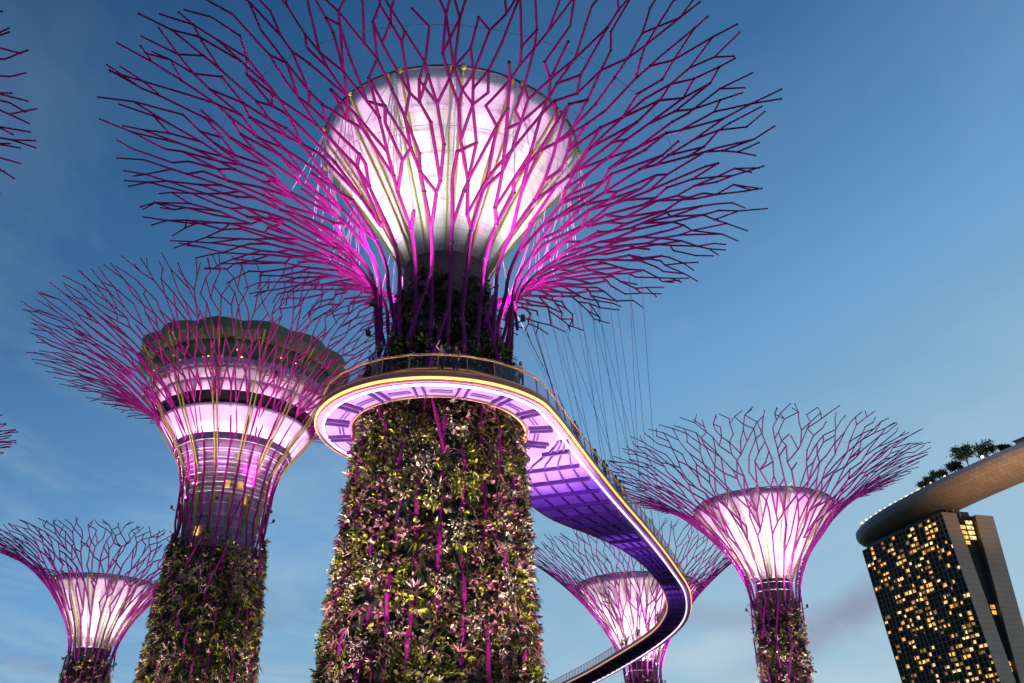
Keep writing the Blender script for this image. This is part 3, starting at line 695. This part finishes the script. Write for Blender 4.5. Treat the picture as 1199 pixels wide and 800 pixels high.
# edges: fascia, light strips
outer = [p for p in arc(-215, A0 - 1.5, 50, RO)] + [tuple(p) for p in RR]
outer = [tuple(p) for p in resample(outer, 430)]
inner_ring = arc(-205, 135, 90, RI)
leftedge = [tuple(p) for p in LL if (p[0] - CX) ** 2 + (p[1] - CY) ** 2 > RO ** 2 + .4]
leftedge = [tuple(p) for p in resample(leftedge, 240)]
def offs(pl, d):
    pl = np.array(pl); t_ = np.gradient(pl, axis=0); n_ = np.stack([t_[:, 1], -t_[:, 0]], 1); n_ /= np.maximum(1e-6, np.linalg.norm(n_, axis=1))[:, None]; return pl + n_ * d
def band(name, pl, d0, d1, z0, z1, m):
    return slab_strip(name, offs(pl, d0), offs(pl, d1), z0, z1, m, sky_root)
band('fascia', outer, .006, .10, ZB - .12, ZT + .06, M['fascia'])
band('light_strip', outer, .103, .18, ZB + .0, ZB + .11, M['led_o'])
band('light_strip', outer, -.38, -.28, ZB - .16, ZB - .07, M['led_w'])
band('fascia', inner_ring, -.10, -.006, ZB - .10, ZT + .06, M['fascia'])
band('light_strip', inner_ring[40:], -.18, -.103, ZB - .06, ZB + .06, M['led_o'])
band('fascia', leftedge, -.10, -.006, ZB - .10, ZT + .06, M['fascia'])
LEDDIM = mat('amber_led', (.8, .4, .2), .4, emis=(1, .36, .14), est=1.0)
band('light_strip', leftedge, -.18, -.103, ZB + .02, ZB + .12, LEDDIM)
LEDRAIL = mat('handrail_led', (.8, .45, .2), .4, emis=(1, .42, .16), est=.5)
# railings
def railing(pl, d, spacing, maxposts, H=1.08, lean=.10):
    pl = offs(pl, d); L = np.r_[0, np.cumsum(np.linalg.norm(np.diff(pl, axis=0), axis=1))]; n = int(L[-1] / spacing); q = np.linspace(0, L[-1], n + 1)
    pts = np.stack([np.interp(q, L, pl[:, 0]), np.interp(q, L, pl[:, 1])], 1); t_ = np.gradient(pts, axis=0); nn = np.stack([t_[:, 1], -t_[:, 0]], 1); nn /= np.linalg.norm(nn, axis=1)[:, None]; nn *= np.sign(d) if d else 1
    posts = []; panels = []
    for i in range(n + 1):
        b = np.array((*pts[i], ZT)); t2 = np.array((*(pts[i] + nn[i] * lean), ZT + H)); mb = MB(); mb.tube(b, t2, .038, .03, 5); posts.append((mb, b))
        if i < n:
            b2 = np.array((*pts[i + 1], ZT)); t3 = np.array((*(pts[i + 1] + nn[i + 1] * lean), ZT + H)); v = (b2 - b) / np.linalg.norm(b2 - b) * .05
            o = np.array((*nn[i] * .012, 0)); z1 = np.array((0, 0, .1)); m2 = MB()
            lo, lo2, hi, hi2 = b + v + z1, b2 - v + z1, t2 + v - z1 * .5, t3 - v - z1 * .5
            m2.hexa([lo, lo2, lo2 + o, lo + o, hi, hi2, hi2 + o, hi + o]); panels.append((m2, b))
    rest = MB(); restp = MB()
    for i, (mb, b) in enumerate(posts):
        if i < maxposts: mb.build('rail_post', M['rail'], sky_root)
        else: rest.add(mb.v, mb.f)
    for i, (mb, b) in enumerate(panels):
        if i < maxposts: mb.build('glass_panel', M['railglass'], sky_root)
        else: restp.add(mb.v, mb.f)
    if rest.v: tag(rest.build('rail_post', M['rail'], sky_root), kind='stuff')
    if restp.v: tag(restp.build('glass_panel', M['railglass'], sky_root), kind='stuff')
    top = [(*(pts[i] + nn[i] * lean), ZT + H + .03) for i in range(n + 1)]; mb = MB(); mb.poly(top, .045, 6); hr_ = mb.build('handrail', M['rail'], sky_root); lb = MB(); lb.poly([(a_, b_, c_ - .062) for a_, b_, c_ in top], .018, 4); lb.build('handrail_light', LEDRAIL, hr_)
    return pts, nn
railing(outer, -.06, 1.5, 55)
railing(leftedge, .06, 1.5, 20)
railing(inner_ring, .06, 1.5, 22)
# hanger cables from the big tree's canopy
rp = np.array(outer)
wp = [np.array(mP(q['th'], q['s'])) + (-4.1, 47.9, 0) for q in mnodes[8] + mnodes[7] + mnodes[9]]; used = set()
for i in range(20):
    f = i / 19; tgt = np.array((2.0 + 10.5 * f, 68.5 - 6.5 * f, 40)); k = min((q for q in range(len(wp)) if q not in used), key=lambda q: np.linalg.norm(wp[q] - tgt)); used.add(k)
    e_ = rp[40 + int(np.argmin(abs(rp[40:, 1] - (46.5 + 1.35 * i))))]; mb = MB(); mb.tube((e_[0], e_[1], ZT + .1), wp[k], .014, None, 4); mb.build('hanger_cable', M['wire'], sky_root)
for (a, b, c), (d, e_, f) in (((.6, 46, 30), (3.3, 49.5, 22)), ((.2, 50, 31), (5.1, 54, 22))):
    mb = MB(); mb.tube((a, b, c), (d, e_, f), .03, None, 5); mb.build('hanger_cable', M['wire'], sky_root)
# violet floods round the trunk wash the ring; added spots follow for the ramp
for a in np.arange(-200, 120, 32):
    c, s = math.cos(R(a)), math.sin(R(a)); spot((CX + 6.6 * c, CY + 6.6 * s, 17.0), (CX + 6.1 * c, CY + 6.1 * s, 22), 60, (.74, .44, 1), 110, .9)
for (x0, y0, z0), (x1, y1), pw in (((3.2, 50.5, 17.5), (3.5, 56), 1000), ((2.5, 55, 17), (6.5, 62), 1400), ((8.5, 69, 17), (10, 72), 900), ((14, 85, 17), (15.5, 88), 600)):
    spot((x0, y0, z0), (x1, y1, 22), pw, (.52, .22, 1), 120, .9)  # the far ramp spots hang unseen in mid-air, added to brighten its underside

# ------------------------------------------------------------------ hotel with the boat-shaped sky deck
TR = np.array((281.0, 573.8)); TL = np.array((260.3, 665.6)); LN = np.linalg.norm(TL - TR); dv2 = (TL - TR) / LN; nv = np.array((-.9753, -.2208)); ZH = 186.
hotel = empty('hotel_tower', (0, 0, 0)); tag(hotel, 'tall hotel with amber lit windows and a boat-shaped deck across its roof', 'building')
def lean1(z): q = (ZH - z); return -.125 * q - .00005 * q * q
def FP(u, z, o, le=lean1): p = TR + dv2 * u + nv * (o + le(z)); return (p[0], p[1], z)
def fbox(mb, u0, u1, z0, z1, o0, o1, le=lean1, mi=0): mb.hexa([FP(u0, z0, o0, le), FP(u1, z0, o0, le), FP(u1, z0, o1, le), FP(u0, z0, o1, le), FP(u0, z1, o0, le), FP(u1, z1, o0, le), FP(u1, z1, o1, le), FP(u0, z1, o1, le)], mi)
wl = MB(); zs = np.linspace(0, ZH, 16)
for a, b in zip(zs, zs[1:]): fbox(wl, .0, LN, a, b, -10, -1.2)
wl.build('front_slab', M['facade'], hotel)
ew = MB()
for a, b in zip(zs, zs[1:]): fbox(ew, -.6, -.02, a, b, -10.1, .4)
ew.build('end_wall', M['endwall'], hotel)
lean2 = lambda z: -.02 * (ZH - z)
s2 = MB()
for a, b in zip(zs, zs[1:]): fbox(s2, .0, LN, a, b, -38, -25, lean2)
s2.build('rear_slab', M['facade'], hotel)
e2 = MB()
for a, b in zip(zs, zs[1:]): fbox(e2, -.6, -.02, a, b, -38.2, -24.9, lean2)
e2.build('end_wall', M['endwall'], hotel)
md = MB()
for a, b in zip(zs[4:], zs[5:]):
    q = [FP(3, a, -10.2), FP(LN - 3, a, -10.2), FP(LN - 3, a, -24.8, lean2), FP(3, a, -24.8, lean2), FP(3, b, -10.2), FP(LN - 3, b, -10.2), FP(LN - 3, b, -24.8, lean2), FP(3, b, -24.8, lean2)]; md.hexa(q)
md.build('atrium_glazing', M['darkglass'], hotel)
NF, NC = 54, 21; fh = 3.4; cw = LN / NC
led = MB()
for f in range(NF + 1): fbox(led, .0, LN, ZH - f * fh - .28, ZH - f * fh, -1.18, .15)
led.build('floor_ledges', M['ledge'], hotel)
fin = MB()
for c in range(NC + 1):
    for a, b in zip(zs, zs[1:]): fbox(fin, c * cw - .12, c * cw + .12, a, b, -1.17, -.25 if c % 3 else .05)
fin.build('bay_fins', M['ledge'], hotel)
glz = MB()
for a, b in zip(zs, zs[1:]): fbox(glz, .05, LN - .05, a, b, -1.19, -1.05)
glz.build('window_glazing', M['darkglass'], hotel)
rest = [MB(), MB(), MB()]; cnt = 0; hr = np.random.default_rng(4)
cellsL = []
for f in range(NF):
    for c in range(NC):
        z1 = ZH - f * fh; p = .5 if f < 4 else (.55 if f < 10 else .46)
        if c > 17 and f > 8: p *= .35
        if math.sin(f * .55 + c * .8) + math.sin(f * .23 - c * .37) > .9: p *= .25
        if hr.random() < p: cellsL.append((f, c, z1))
for f, c, z1 in cellsL:
    wd = (hr.uniform(.35, .85) if hr.random() < .7 else hr.uniform(.9, 1.7)) if f > 3 else hr.uniform(.6, .95); off = hr.uniform(.06, .94 - wd) if wd < .88 else .03
    wd = min(wd, NC - c - .1)
    u0 = (c + off) * cw; u1 = u0 + wd * cw; hgt = hr.uniform(.38, .66) * fh; mb = MB(); fbox(mb, u0, u1, z1 - .3 - hgt, z1 - .32, -1.04, -.95)
    k = int(hr.choice(3, p=(.40, .25, .35)))
    if cnt < 95: mb.build('lit_window', M['win%d' % (k + 1)], hotel); cnt += 1
    else: rest[k].add(mb.v, mb.f, 0)
rm = MB()
for k in range(3): rm.add(rest[k].v, rest[k].f, k)
tag(rm.build('lit_window', [M['win1'], M['win2'], M['win3']], hotel), kind='stuff')
for f in list(range(1, 6)) + [17, 18, 27, 28]:                   # lit lobbies in the gap between the slabs
    z1 = ZH - f * fh
    for u0, u1, side in ((-.2, 0, 0),):
        for o0 in ((.18, .48), (.56, .92)) if f < 6 else ((.5, .9),):
            if hr.random() < .82:
                mb = MB(); A = np.array(FP(2.9, z1, -10.3)); B = np.array(FP(2.9, z1, -24.7, lean2)); A2 = np.array(FP(2.9, z1 - 2.4, -10.3)); B2 = np.array(FP(2.9, z1 - 2.4, -24.7, lean2)); s = np.array((dv2[0], dv2[1], 0)) * .09
                p = [A2 + (B2 - A2) * o0[0], A2 + (B2 - A2) * o0[1], A + (B - A) * o0[1], A + (B - A) * o0[0]]
                mb.hexa([p[0] - s, p[1] - s, p[1], p[0], p[3] - s, p[2] - s, p[2], p[3]]); mb.build('lobby_window', M['win2'] if o0[0] > .5 else M['win1'], hotel)
# struts between roof and hull
for u, o, u2, o2 in ((2, -4, 5, -12), (3, -13, 1, -9), (3, -16, 6, -19), (30, -4, 34, -12), (60, -4, 64, -12)):
    mb = MB(); mb.tube(FP(u, ZH - .5, o), FP(u2, ZH + 6, o2), .55, None, 8); mb.build('strut', M['endwall'], hotel)
cap = MB(); fbox(cap, 4, LN - 3, ZH + .02, ZH + 3, -24, -2.5); cap.build('roof_plant', M['metal'], hotel)
# hull: near edge traced as a gentle curve in plan
edge = cr([(251, 684), (252.5, 655), (258.5, 610), (266.5, 572), (275, 540), (285.5, 508), (297, 480), (318, 436), (338, 400)], 6)
ed = np.array(edge); tg = np.gradient(ed, axis=0); tg /= np.linalg.norm(tg, axis=1)[:, None]; nn = np.stack([-tg[:, 1], tg[:, 0]], 1); nn *= np.sign(nn[:, :1])
n = len(ed); HW = 20.; rows = []; me_uv = []
for i in range(n):
    u = i / (n - 1); tip = min(1, (i / 11.0)) ; tp = math.sqrt(max(.02, 1 - (1 - tip) ** 2)); tipd = (.25 + .75 * tp); row = []
    c = ed[i] + nn[i] * HW
    for k in range(13):
        a = PI * k / 12; wv = math.cos(a); dz = math.sin(a) ** .8
        p = c - nn[i] * HW * wv * tp; row.append((p[0], p[1], 197 - 8.0 * dz * tipd))
    rows.append(row)
hb = MB(); hb.sheet(rows); hull = hb.build('hull', M['hull'], hotel, True)
ul = hull.data.uv_layers.new(name='UVMap'); K = 13
vi = np.empty(len(hull.data.loops), int); hull.data.loops.foreach_get('vertex_index', vi)
ul.data.foreach_set('uv', np.stack([(vi // K) * 1.5, (vi % K) * 1.2], 1).reshape(-1))
rim = MB(); top = MB()
rr = [[(r_[k][0], r_[k][1], z) for k, z in ((0, 197.0), (0, 199.4), (12, 199.4), (12, 197.0))] for r_ in rows]
def outw(r_, k, d):
    c = (np.array(r_[0]) + np.array(r_[12])) / 2; v = np.array(r_[k]) - c; L = np.linalg.norm(v); return np.array(r_[k]) + (v / L * d if L > .01 else 0)
rim_rows = []
for r_ in rows:
    a, b = outw(r_, 0, .35), outw(r_, 12, .35); rim_rows.append([(a[0], a[1], 196.7), (a[0], a[1], 199.6), (b[0], b[1], 199.6), (b[0], b[1], 196.7)])
rim.sheet(rim_rows, True); nR = len(rim_rows); rim.f += [(0, 1, 2, 3), tuple((nR - 1) * 4 + q for q in (3, 2, 1, 0))]; rim.m += [0, 0]
rim.build('hull_rim', M['hullside'], hotel)
# low pavilions and strings of lamps on the deck
def hull_at(i, o, z): p = ed[i] + nn[i] * o; return np.array((p[0], p[1], z))
iN = lambda Y: int(np.argmin(abs(ed[:, 1] - Y)))
for Y, o, L_, h in ((487, 9, 7, 3.6), (470, 9, 9, 4.6), (530, 12, 10, 2.2)):
    i = iN(Y); mb = MB(); ax = ((*tg[i], 0), (*nn[i], 0), (0, 0, 1)); mb.box(hull_at(i, o, 199.6 + h / 2), (L_, 5, h / 2), ax); mb.box(hull_at(i, o, 199.6 + h + .3), (L_ + 1, 6, .28), ax); mb.build('pavilion', M['endwall'] if L_ < 8 else M['hullside'], hotel)
hl = np.random.default_rng(9)
for k in range(46):
    Y = hl.uniform(545, 650); i = iN(Y); o = hl.uniform(.8, 2.5); mb = MB(); mb.ball(hull_at(i, o, 200.0 + hl.uniform(0, 1.0)), hl.uniform(.4, .8), 6); mb.build('deck_lamp', M['warm'], hotel)
mb = MB(); mb.ball(hull_at(iN(513), 1.2, 201.6), .75, 8); mb.build('deck_floodlight', mat('white_floodlight', (.9, .9, .9), .3, emis=(1, .95, .85), est=9), hotel)
for Y, o in ((570, 1.5), (556, 1.5)):
    mb = MB(); mb.ball(hull_at(iN(Y), o, 201), .75, 6); mb.build('deck_lamp', M['win2'], hotel)
spot((262, 470, 110), (300, 515, 190), 420000, (1, .68, .44), 70, .9, None, 2)  # added warm spot in mid-air, stands in for city light on the hull

def roof_tree(loc, h, spread, seed, label, n=900, dense=1.0):
    g = np.random.default_rng(seed); root = empty('roof_tree', tuple(loc)); tag(root, label, 'tree', 'trees on the roof deck')
    tb = MB(); tb.tube((0, 0, 0), (0, 0, h * .5), .35, .22, 7); cs = []
    for k in range(11):
        a = g.uniform(0, 2 * PI); q = (spread * g.uniform(.2, .85) * math.cos(a), spread * g.uniform(.2, .85) * math.sin(a), h * g.uniform(.5, .98)); tb.tube((0, 0, h * g.uniform(.25, .5)), q, .14, .05, 5); cs.append(q)
    tb.build('trunk', M['bark'], root)
    cs = np.array(cs); ci = g.integers(0, len(cs), n); sz = g.uniform(.6, 1.4, len(cs))[ci]
    n = n * 2; ci = g.integers(0, len(cs), n); sz = g.uniform(.6, 1.4, len(cs))[ci]; b = cs[ci] + g.normal(size=(n, 3)) * np.array((.20, .20, .13)) * spread * sz[:, None]; d = nrm(g.normal(size=(n, 3)))
    leaf_mesh('crown', b, d, nrm(np.cross(d, g.normal(size=(n, 3)))), g.uniform(.6, 1.6, n), g.uniform(.35, .8, n), np.full(n, .4), np.zeros(n, int), [M['treeleaf']], root)
i = iN
roof_tree(hull_at(i(528), 3, 199.5), 12.5, 7.5, 1, 'tallest dark roof deck tree with broad uneven crown, left of the white floodlight', 1100)
roof_tree(hull_at(i(517), 5, 199.5), 10.5, 6.5, 2, 'medium dark roof deck tree right behind the white floodlight', 800)
roof_tree(hull_at(i(537), 5, 199.5), 8, 5, 3, 'short dark roof deck tree just left of the tallest one', 600)
roof_tree(hull_at(i(553), 4, 199.5), 7, 6, 4, 'low bushy roof deck tree with an amber lamp at its foot', 700)
roof_tree(hull_at(i(566), 4, 199.5), 6, 6, 5, 'low roof deck tree behind the tips of the violet steel tree', 700)
roof_tree(hull_at(i(504), 6, 199.5), 5, 4, 6, 'small roof deck shrub tree beside the pale pavilion', 400)

# ------------------------------------------------------------------ people on the walkway
def person(loc, rz, label, shirt, legs, pose=0, hairlen=0, seed=0):
    bm = bmesh.new(); sk = bm.verts.layers.skin.verify(); V = {}
    def v(n_, p, r, par=None):
        q = bm.verts.new(p); q[sk].radius = (r, r) if not isinstance(r, tuple) else r; V[n_] = q
        if par: bm.edges.new((V[par], q))
    v('pelvis', (0, 0, .93), (.145, .105)); v('waist', (0, 0, 1.06), (.125, .095), 'pelvis'); v('chest', (0, .01, 1.25), (.15, .105), 'waist'); v('upper', (0, 0, 1.38), (.13, .085), 'chest'); v('neck', (0, .01, 1.47), .055, 'upper'); v('jaw', (0, .03, 1.54), (.062, .07), 'neck'); v('head', (0, .015, 1.63), (.082, .095), 'jaw'); v('crown', (0, .0, 1.70), (.06, .07), 'head'); v('nose', (0, .115, 1.60), .014, 'head')
    for s in (-1, 1):
        k = 'L' if s < 0 else 'R'; st = .06 * s * (1 if pose == 2 else 0)
        v(k + 'hip', (.09 * s, 0, .86), .095, 'pelvis'); v(k + 'knee', (.10 * s, .03 + st * 2, .48), .062, k + 'hip'); v(k + 'ankle', (.10 * s, -.01 + st * 3, .08), .042, k + 'knee'); v(k + 'toe', (.115 * s, .15 + st * 3, .035), (.04, .03), k + 'ankle')
        v(k + 'sh', (.17 * s, 0, 1.40), .062, 'upper')
        if pose == 1 and s > 0: el, wr = (.30 * s, .10, 1.50), (.22 * s, .22, 1.70)
        elif pose == 3: el, wr = (.24 * s, .16, 1.18), (.10 * s, .34, 1.24)
        else: el, wr = (.24 * s, -.01, 1.13), (.25 * s, .10, .90)
        v(k + 'el', el, .042, k + 'sh'); v(k + 'wr', wr, .028, k + 'el')
        d = np.array(wr) - np.array(el); d /= np.linalg.norm(d); pa = np.array(wr) + d * .07; v(k + 'palm', tuple(pa), (.036, .022), k + 'wr')
        lat = np.cross(d, (1., 0, 0)); lat /= np.linalg.norm(lat)
        for f in range(4):
            b = pa + d * .045 + lat * (f - 1.5) * .02; m2 = b + d * (.032 + .006 * (f in (1, 2))) + np.array((-.012 * s, 0, 0)); v(k + 'f%d' % f, tuple(b), .009, k + 'palm'); v(k + 'g%d' % f, tuple(m2), .0085, k + 'f%d' % f)
        tb = pa + lat * -.045 + d * .01; v(k + 'th', tuple(tb), .011, k + 'palm')
    me = bpy.data.meshes.new('person'); bm.to_mesh(me); bm.free()
    me.skin_vertices[0].data[0].use_root = True
    tmp = bpy.data.objects.new('person_tmp', me); COL.objects.link(tmp); tmp.modifiers.new('s', 'SKIN'); sb = tmp.modifiers.new('d', 'SUBSURF'); sb.levels = 1; sb.render_levels = 1
    dg = bpy.context.evaluated_depsgraph_get(); nm = bpy.data.meshes.new_from_object(tmp.evaluated_get(dg)); bpy.data.objects.remove(tmp)
    nm.materials.clear()
    for m_ in (M['skin'], shirt, legs, M['shoe']): nm.materials.append(m_)
    for p in nm.polygons:
        z = p.center.z; p.use_smooth = True; ax = abs(p.center.x); sleeve = ax > .19 or p.center.y > .13
        p.material_index = 3 if z < .075 else 2 if z < .98 and ax < .2 else 0 if z > 1.45 else (0 if sleeve and not (z > 1.22 and p.center.y < .12) else 1)
    o = bpy.data.objects.new('person', nm); COL.objects.link(o); o.location = loc; o.rotation_euler = (0, 0, rz); tag(o, label, 'person', 'people on the walkway')
    hb = MB(); rows = []
    for a in np.linspace(0, PI * .62, 6):
        rows.append([(.088 * math.sin(a) * math.cos(b), -.014 + .104 * math.sin(a) * math.sin(b) - .012, 1.645 + .105 * math.cos(a) - (hairlen * max(0, a - 1.2) if math.sin(b) < .2 else -.03 * max(0, a - .9))) for b in np.linspace(0, 2 * PI, 14, endpoint=False)])
    hb.sheet(rows, True); h = hb.build('hair', M['hair'], o, True)
    for s in (-1, 1):
        eb = MB(); eb.ball((.032 * s, .097, 1.635), .011, 6); eb.build('eye', M['shoe'], o)
    return o
shirts = {k: mat(k + '_shirt', c, .8, 0, (8, .2)) for k, c in dict(pink=(.6, .25, .35), white=(.7, .68, .7), blue=(.10, .18, .4), red=(.45, .06, .07), black=(.03, .03, .035), tan=(.4, .28, .18), green=(.1, .2, .1)).items()}
trou = {k: mat(k + '_trousers', c, .85, 0, (8, .2)) for k, c in dict(denim=(.06, .09, .18), dark=(.03, .03, .035), khaki=(.28, .22, .14)).items()}
def on_ring(a, r): return (CX + r * math.cos(R(a)), CY + r * math.sin(R(a)), ZT)
ORI = np.array(outer)
def on_ramp(Y, inset, left_=False):
    inset *= .62
    if left_:
        pl = np.array(leftedge); q = offs(leftedge, inset)
    else: pl = ORI[38:]; q = offs(outer, -inset)[38:]
    k = int(np.argmin(abs(pl[:, 1] - Y))); return (q[k][0], q[k][1], ZT)
face = lambda p: math.atan2(-(0 - p[0]), (0 - p[1]))
def put(p, label, sh, tr, pose=0, turn=0, hl_=0): return person(p, face(p) + PI * 0 + turn, label, shirts[sh], trou[tr], pose, hl_)
put(on_ring(-86, 6.5), 'person in a pink top raising one arm at the front of the loop railing', 'pink', 'dark', 1, .4, .1)
put(on_ring(-79, 6.45), 'person in a red shirt standing close beside the arm-raising person', 'red', 'denim', 0, -.6)
put(on_ring(-118, 6.45), 'person in a blue shirt behind the glass on the left part of the loop', 'blue', 'khaki', 0, .5)
put(on_ring(-45, 6.45), 'person in a white top leaning on the rail right of the loop front', 'white', 'dark', 3, .2, .1)
put(on_ramp(50.6, .55), 'person in a tan shirt at the railing, first on the ramp past the loop', 'tan', 'denim', 3, .3)
put(on_ramp(51.2, .75), 'dark-haired person in a red shirt close behind the tan-shirted one', 'red', 'dark', 0, 2.4)
put(on_ramp(55.3, .6), 'person in a green shirt partway up the ramp, alone at the rail', 'green', 'denim', 0, 1.0)
put(on_ramp(57.6, .55), 'person all in black leaning on the rail midway along the ramp', 'black', 'dark', 3, .4, .15)
put(on_ramp(60.2, .6), 'person in a pink top beyond the one in black on the ramp', 'pink', 'denim', 2, 1.4)
put(on_ramp(61.6, .6), 'person in khaki trousers walking behind the pink-topped one on the ramp', 'blue', 'khaki', 2, 1.4)
put(on_ramp(105, .7, True), 'person in a red shirt at the far bend in front of the white cup', 'red', 'dark', 0, 0)
put(on_ramp(114, .7, True), 'person in black at the far end, right of a pair at the rail', 'black', 'dark', 0, 0)
put(on_ramp(118.5, .6, True), 'person in a white top, the right one of the far pair', 'white', 'dark', 0, .5)
put(on_ramp(120, .7, True), 'person in a tan shirt, the left one of the far pair', 'tan', 'denim', 0, -.5)

# ------------------------------------------------------------------ ground
gm = MB(); gm.sheet([[(x, y, 0) for x in np.linspace(-2500, 2500, 3)] for y in np.linspace(-2500, 2500, 3)]); tag(gm.build('ground', M['ground']), kind='structure')
pm = MB(); c = [(-14, -20), (6, -20), (8, 30), (16, 60), (30, 90), (24, 94), (8, 62), (-2, 36), (-14, 20)]; pm.add([(a, b, .004) for a, b in c], [tuple(range(len(c)))]); tag(pm.build('path', M['path']), kind='structure')
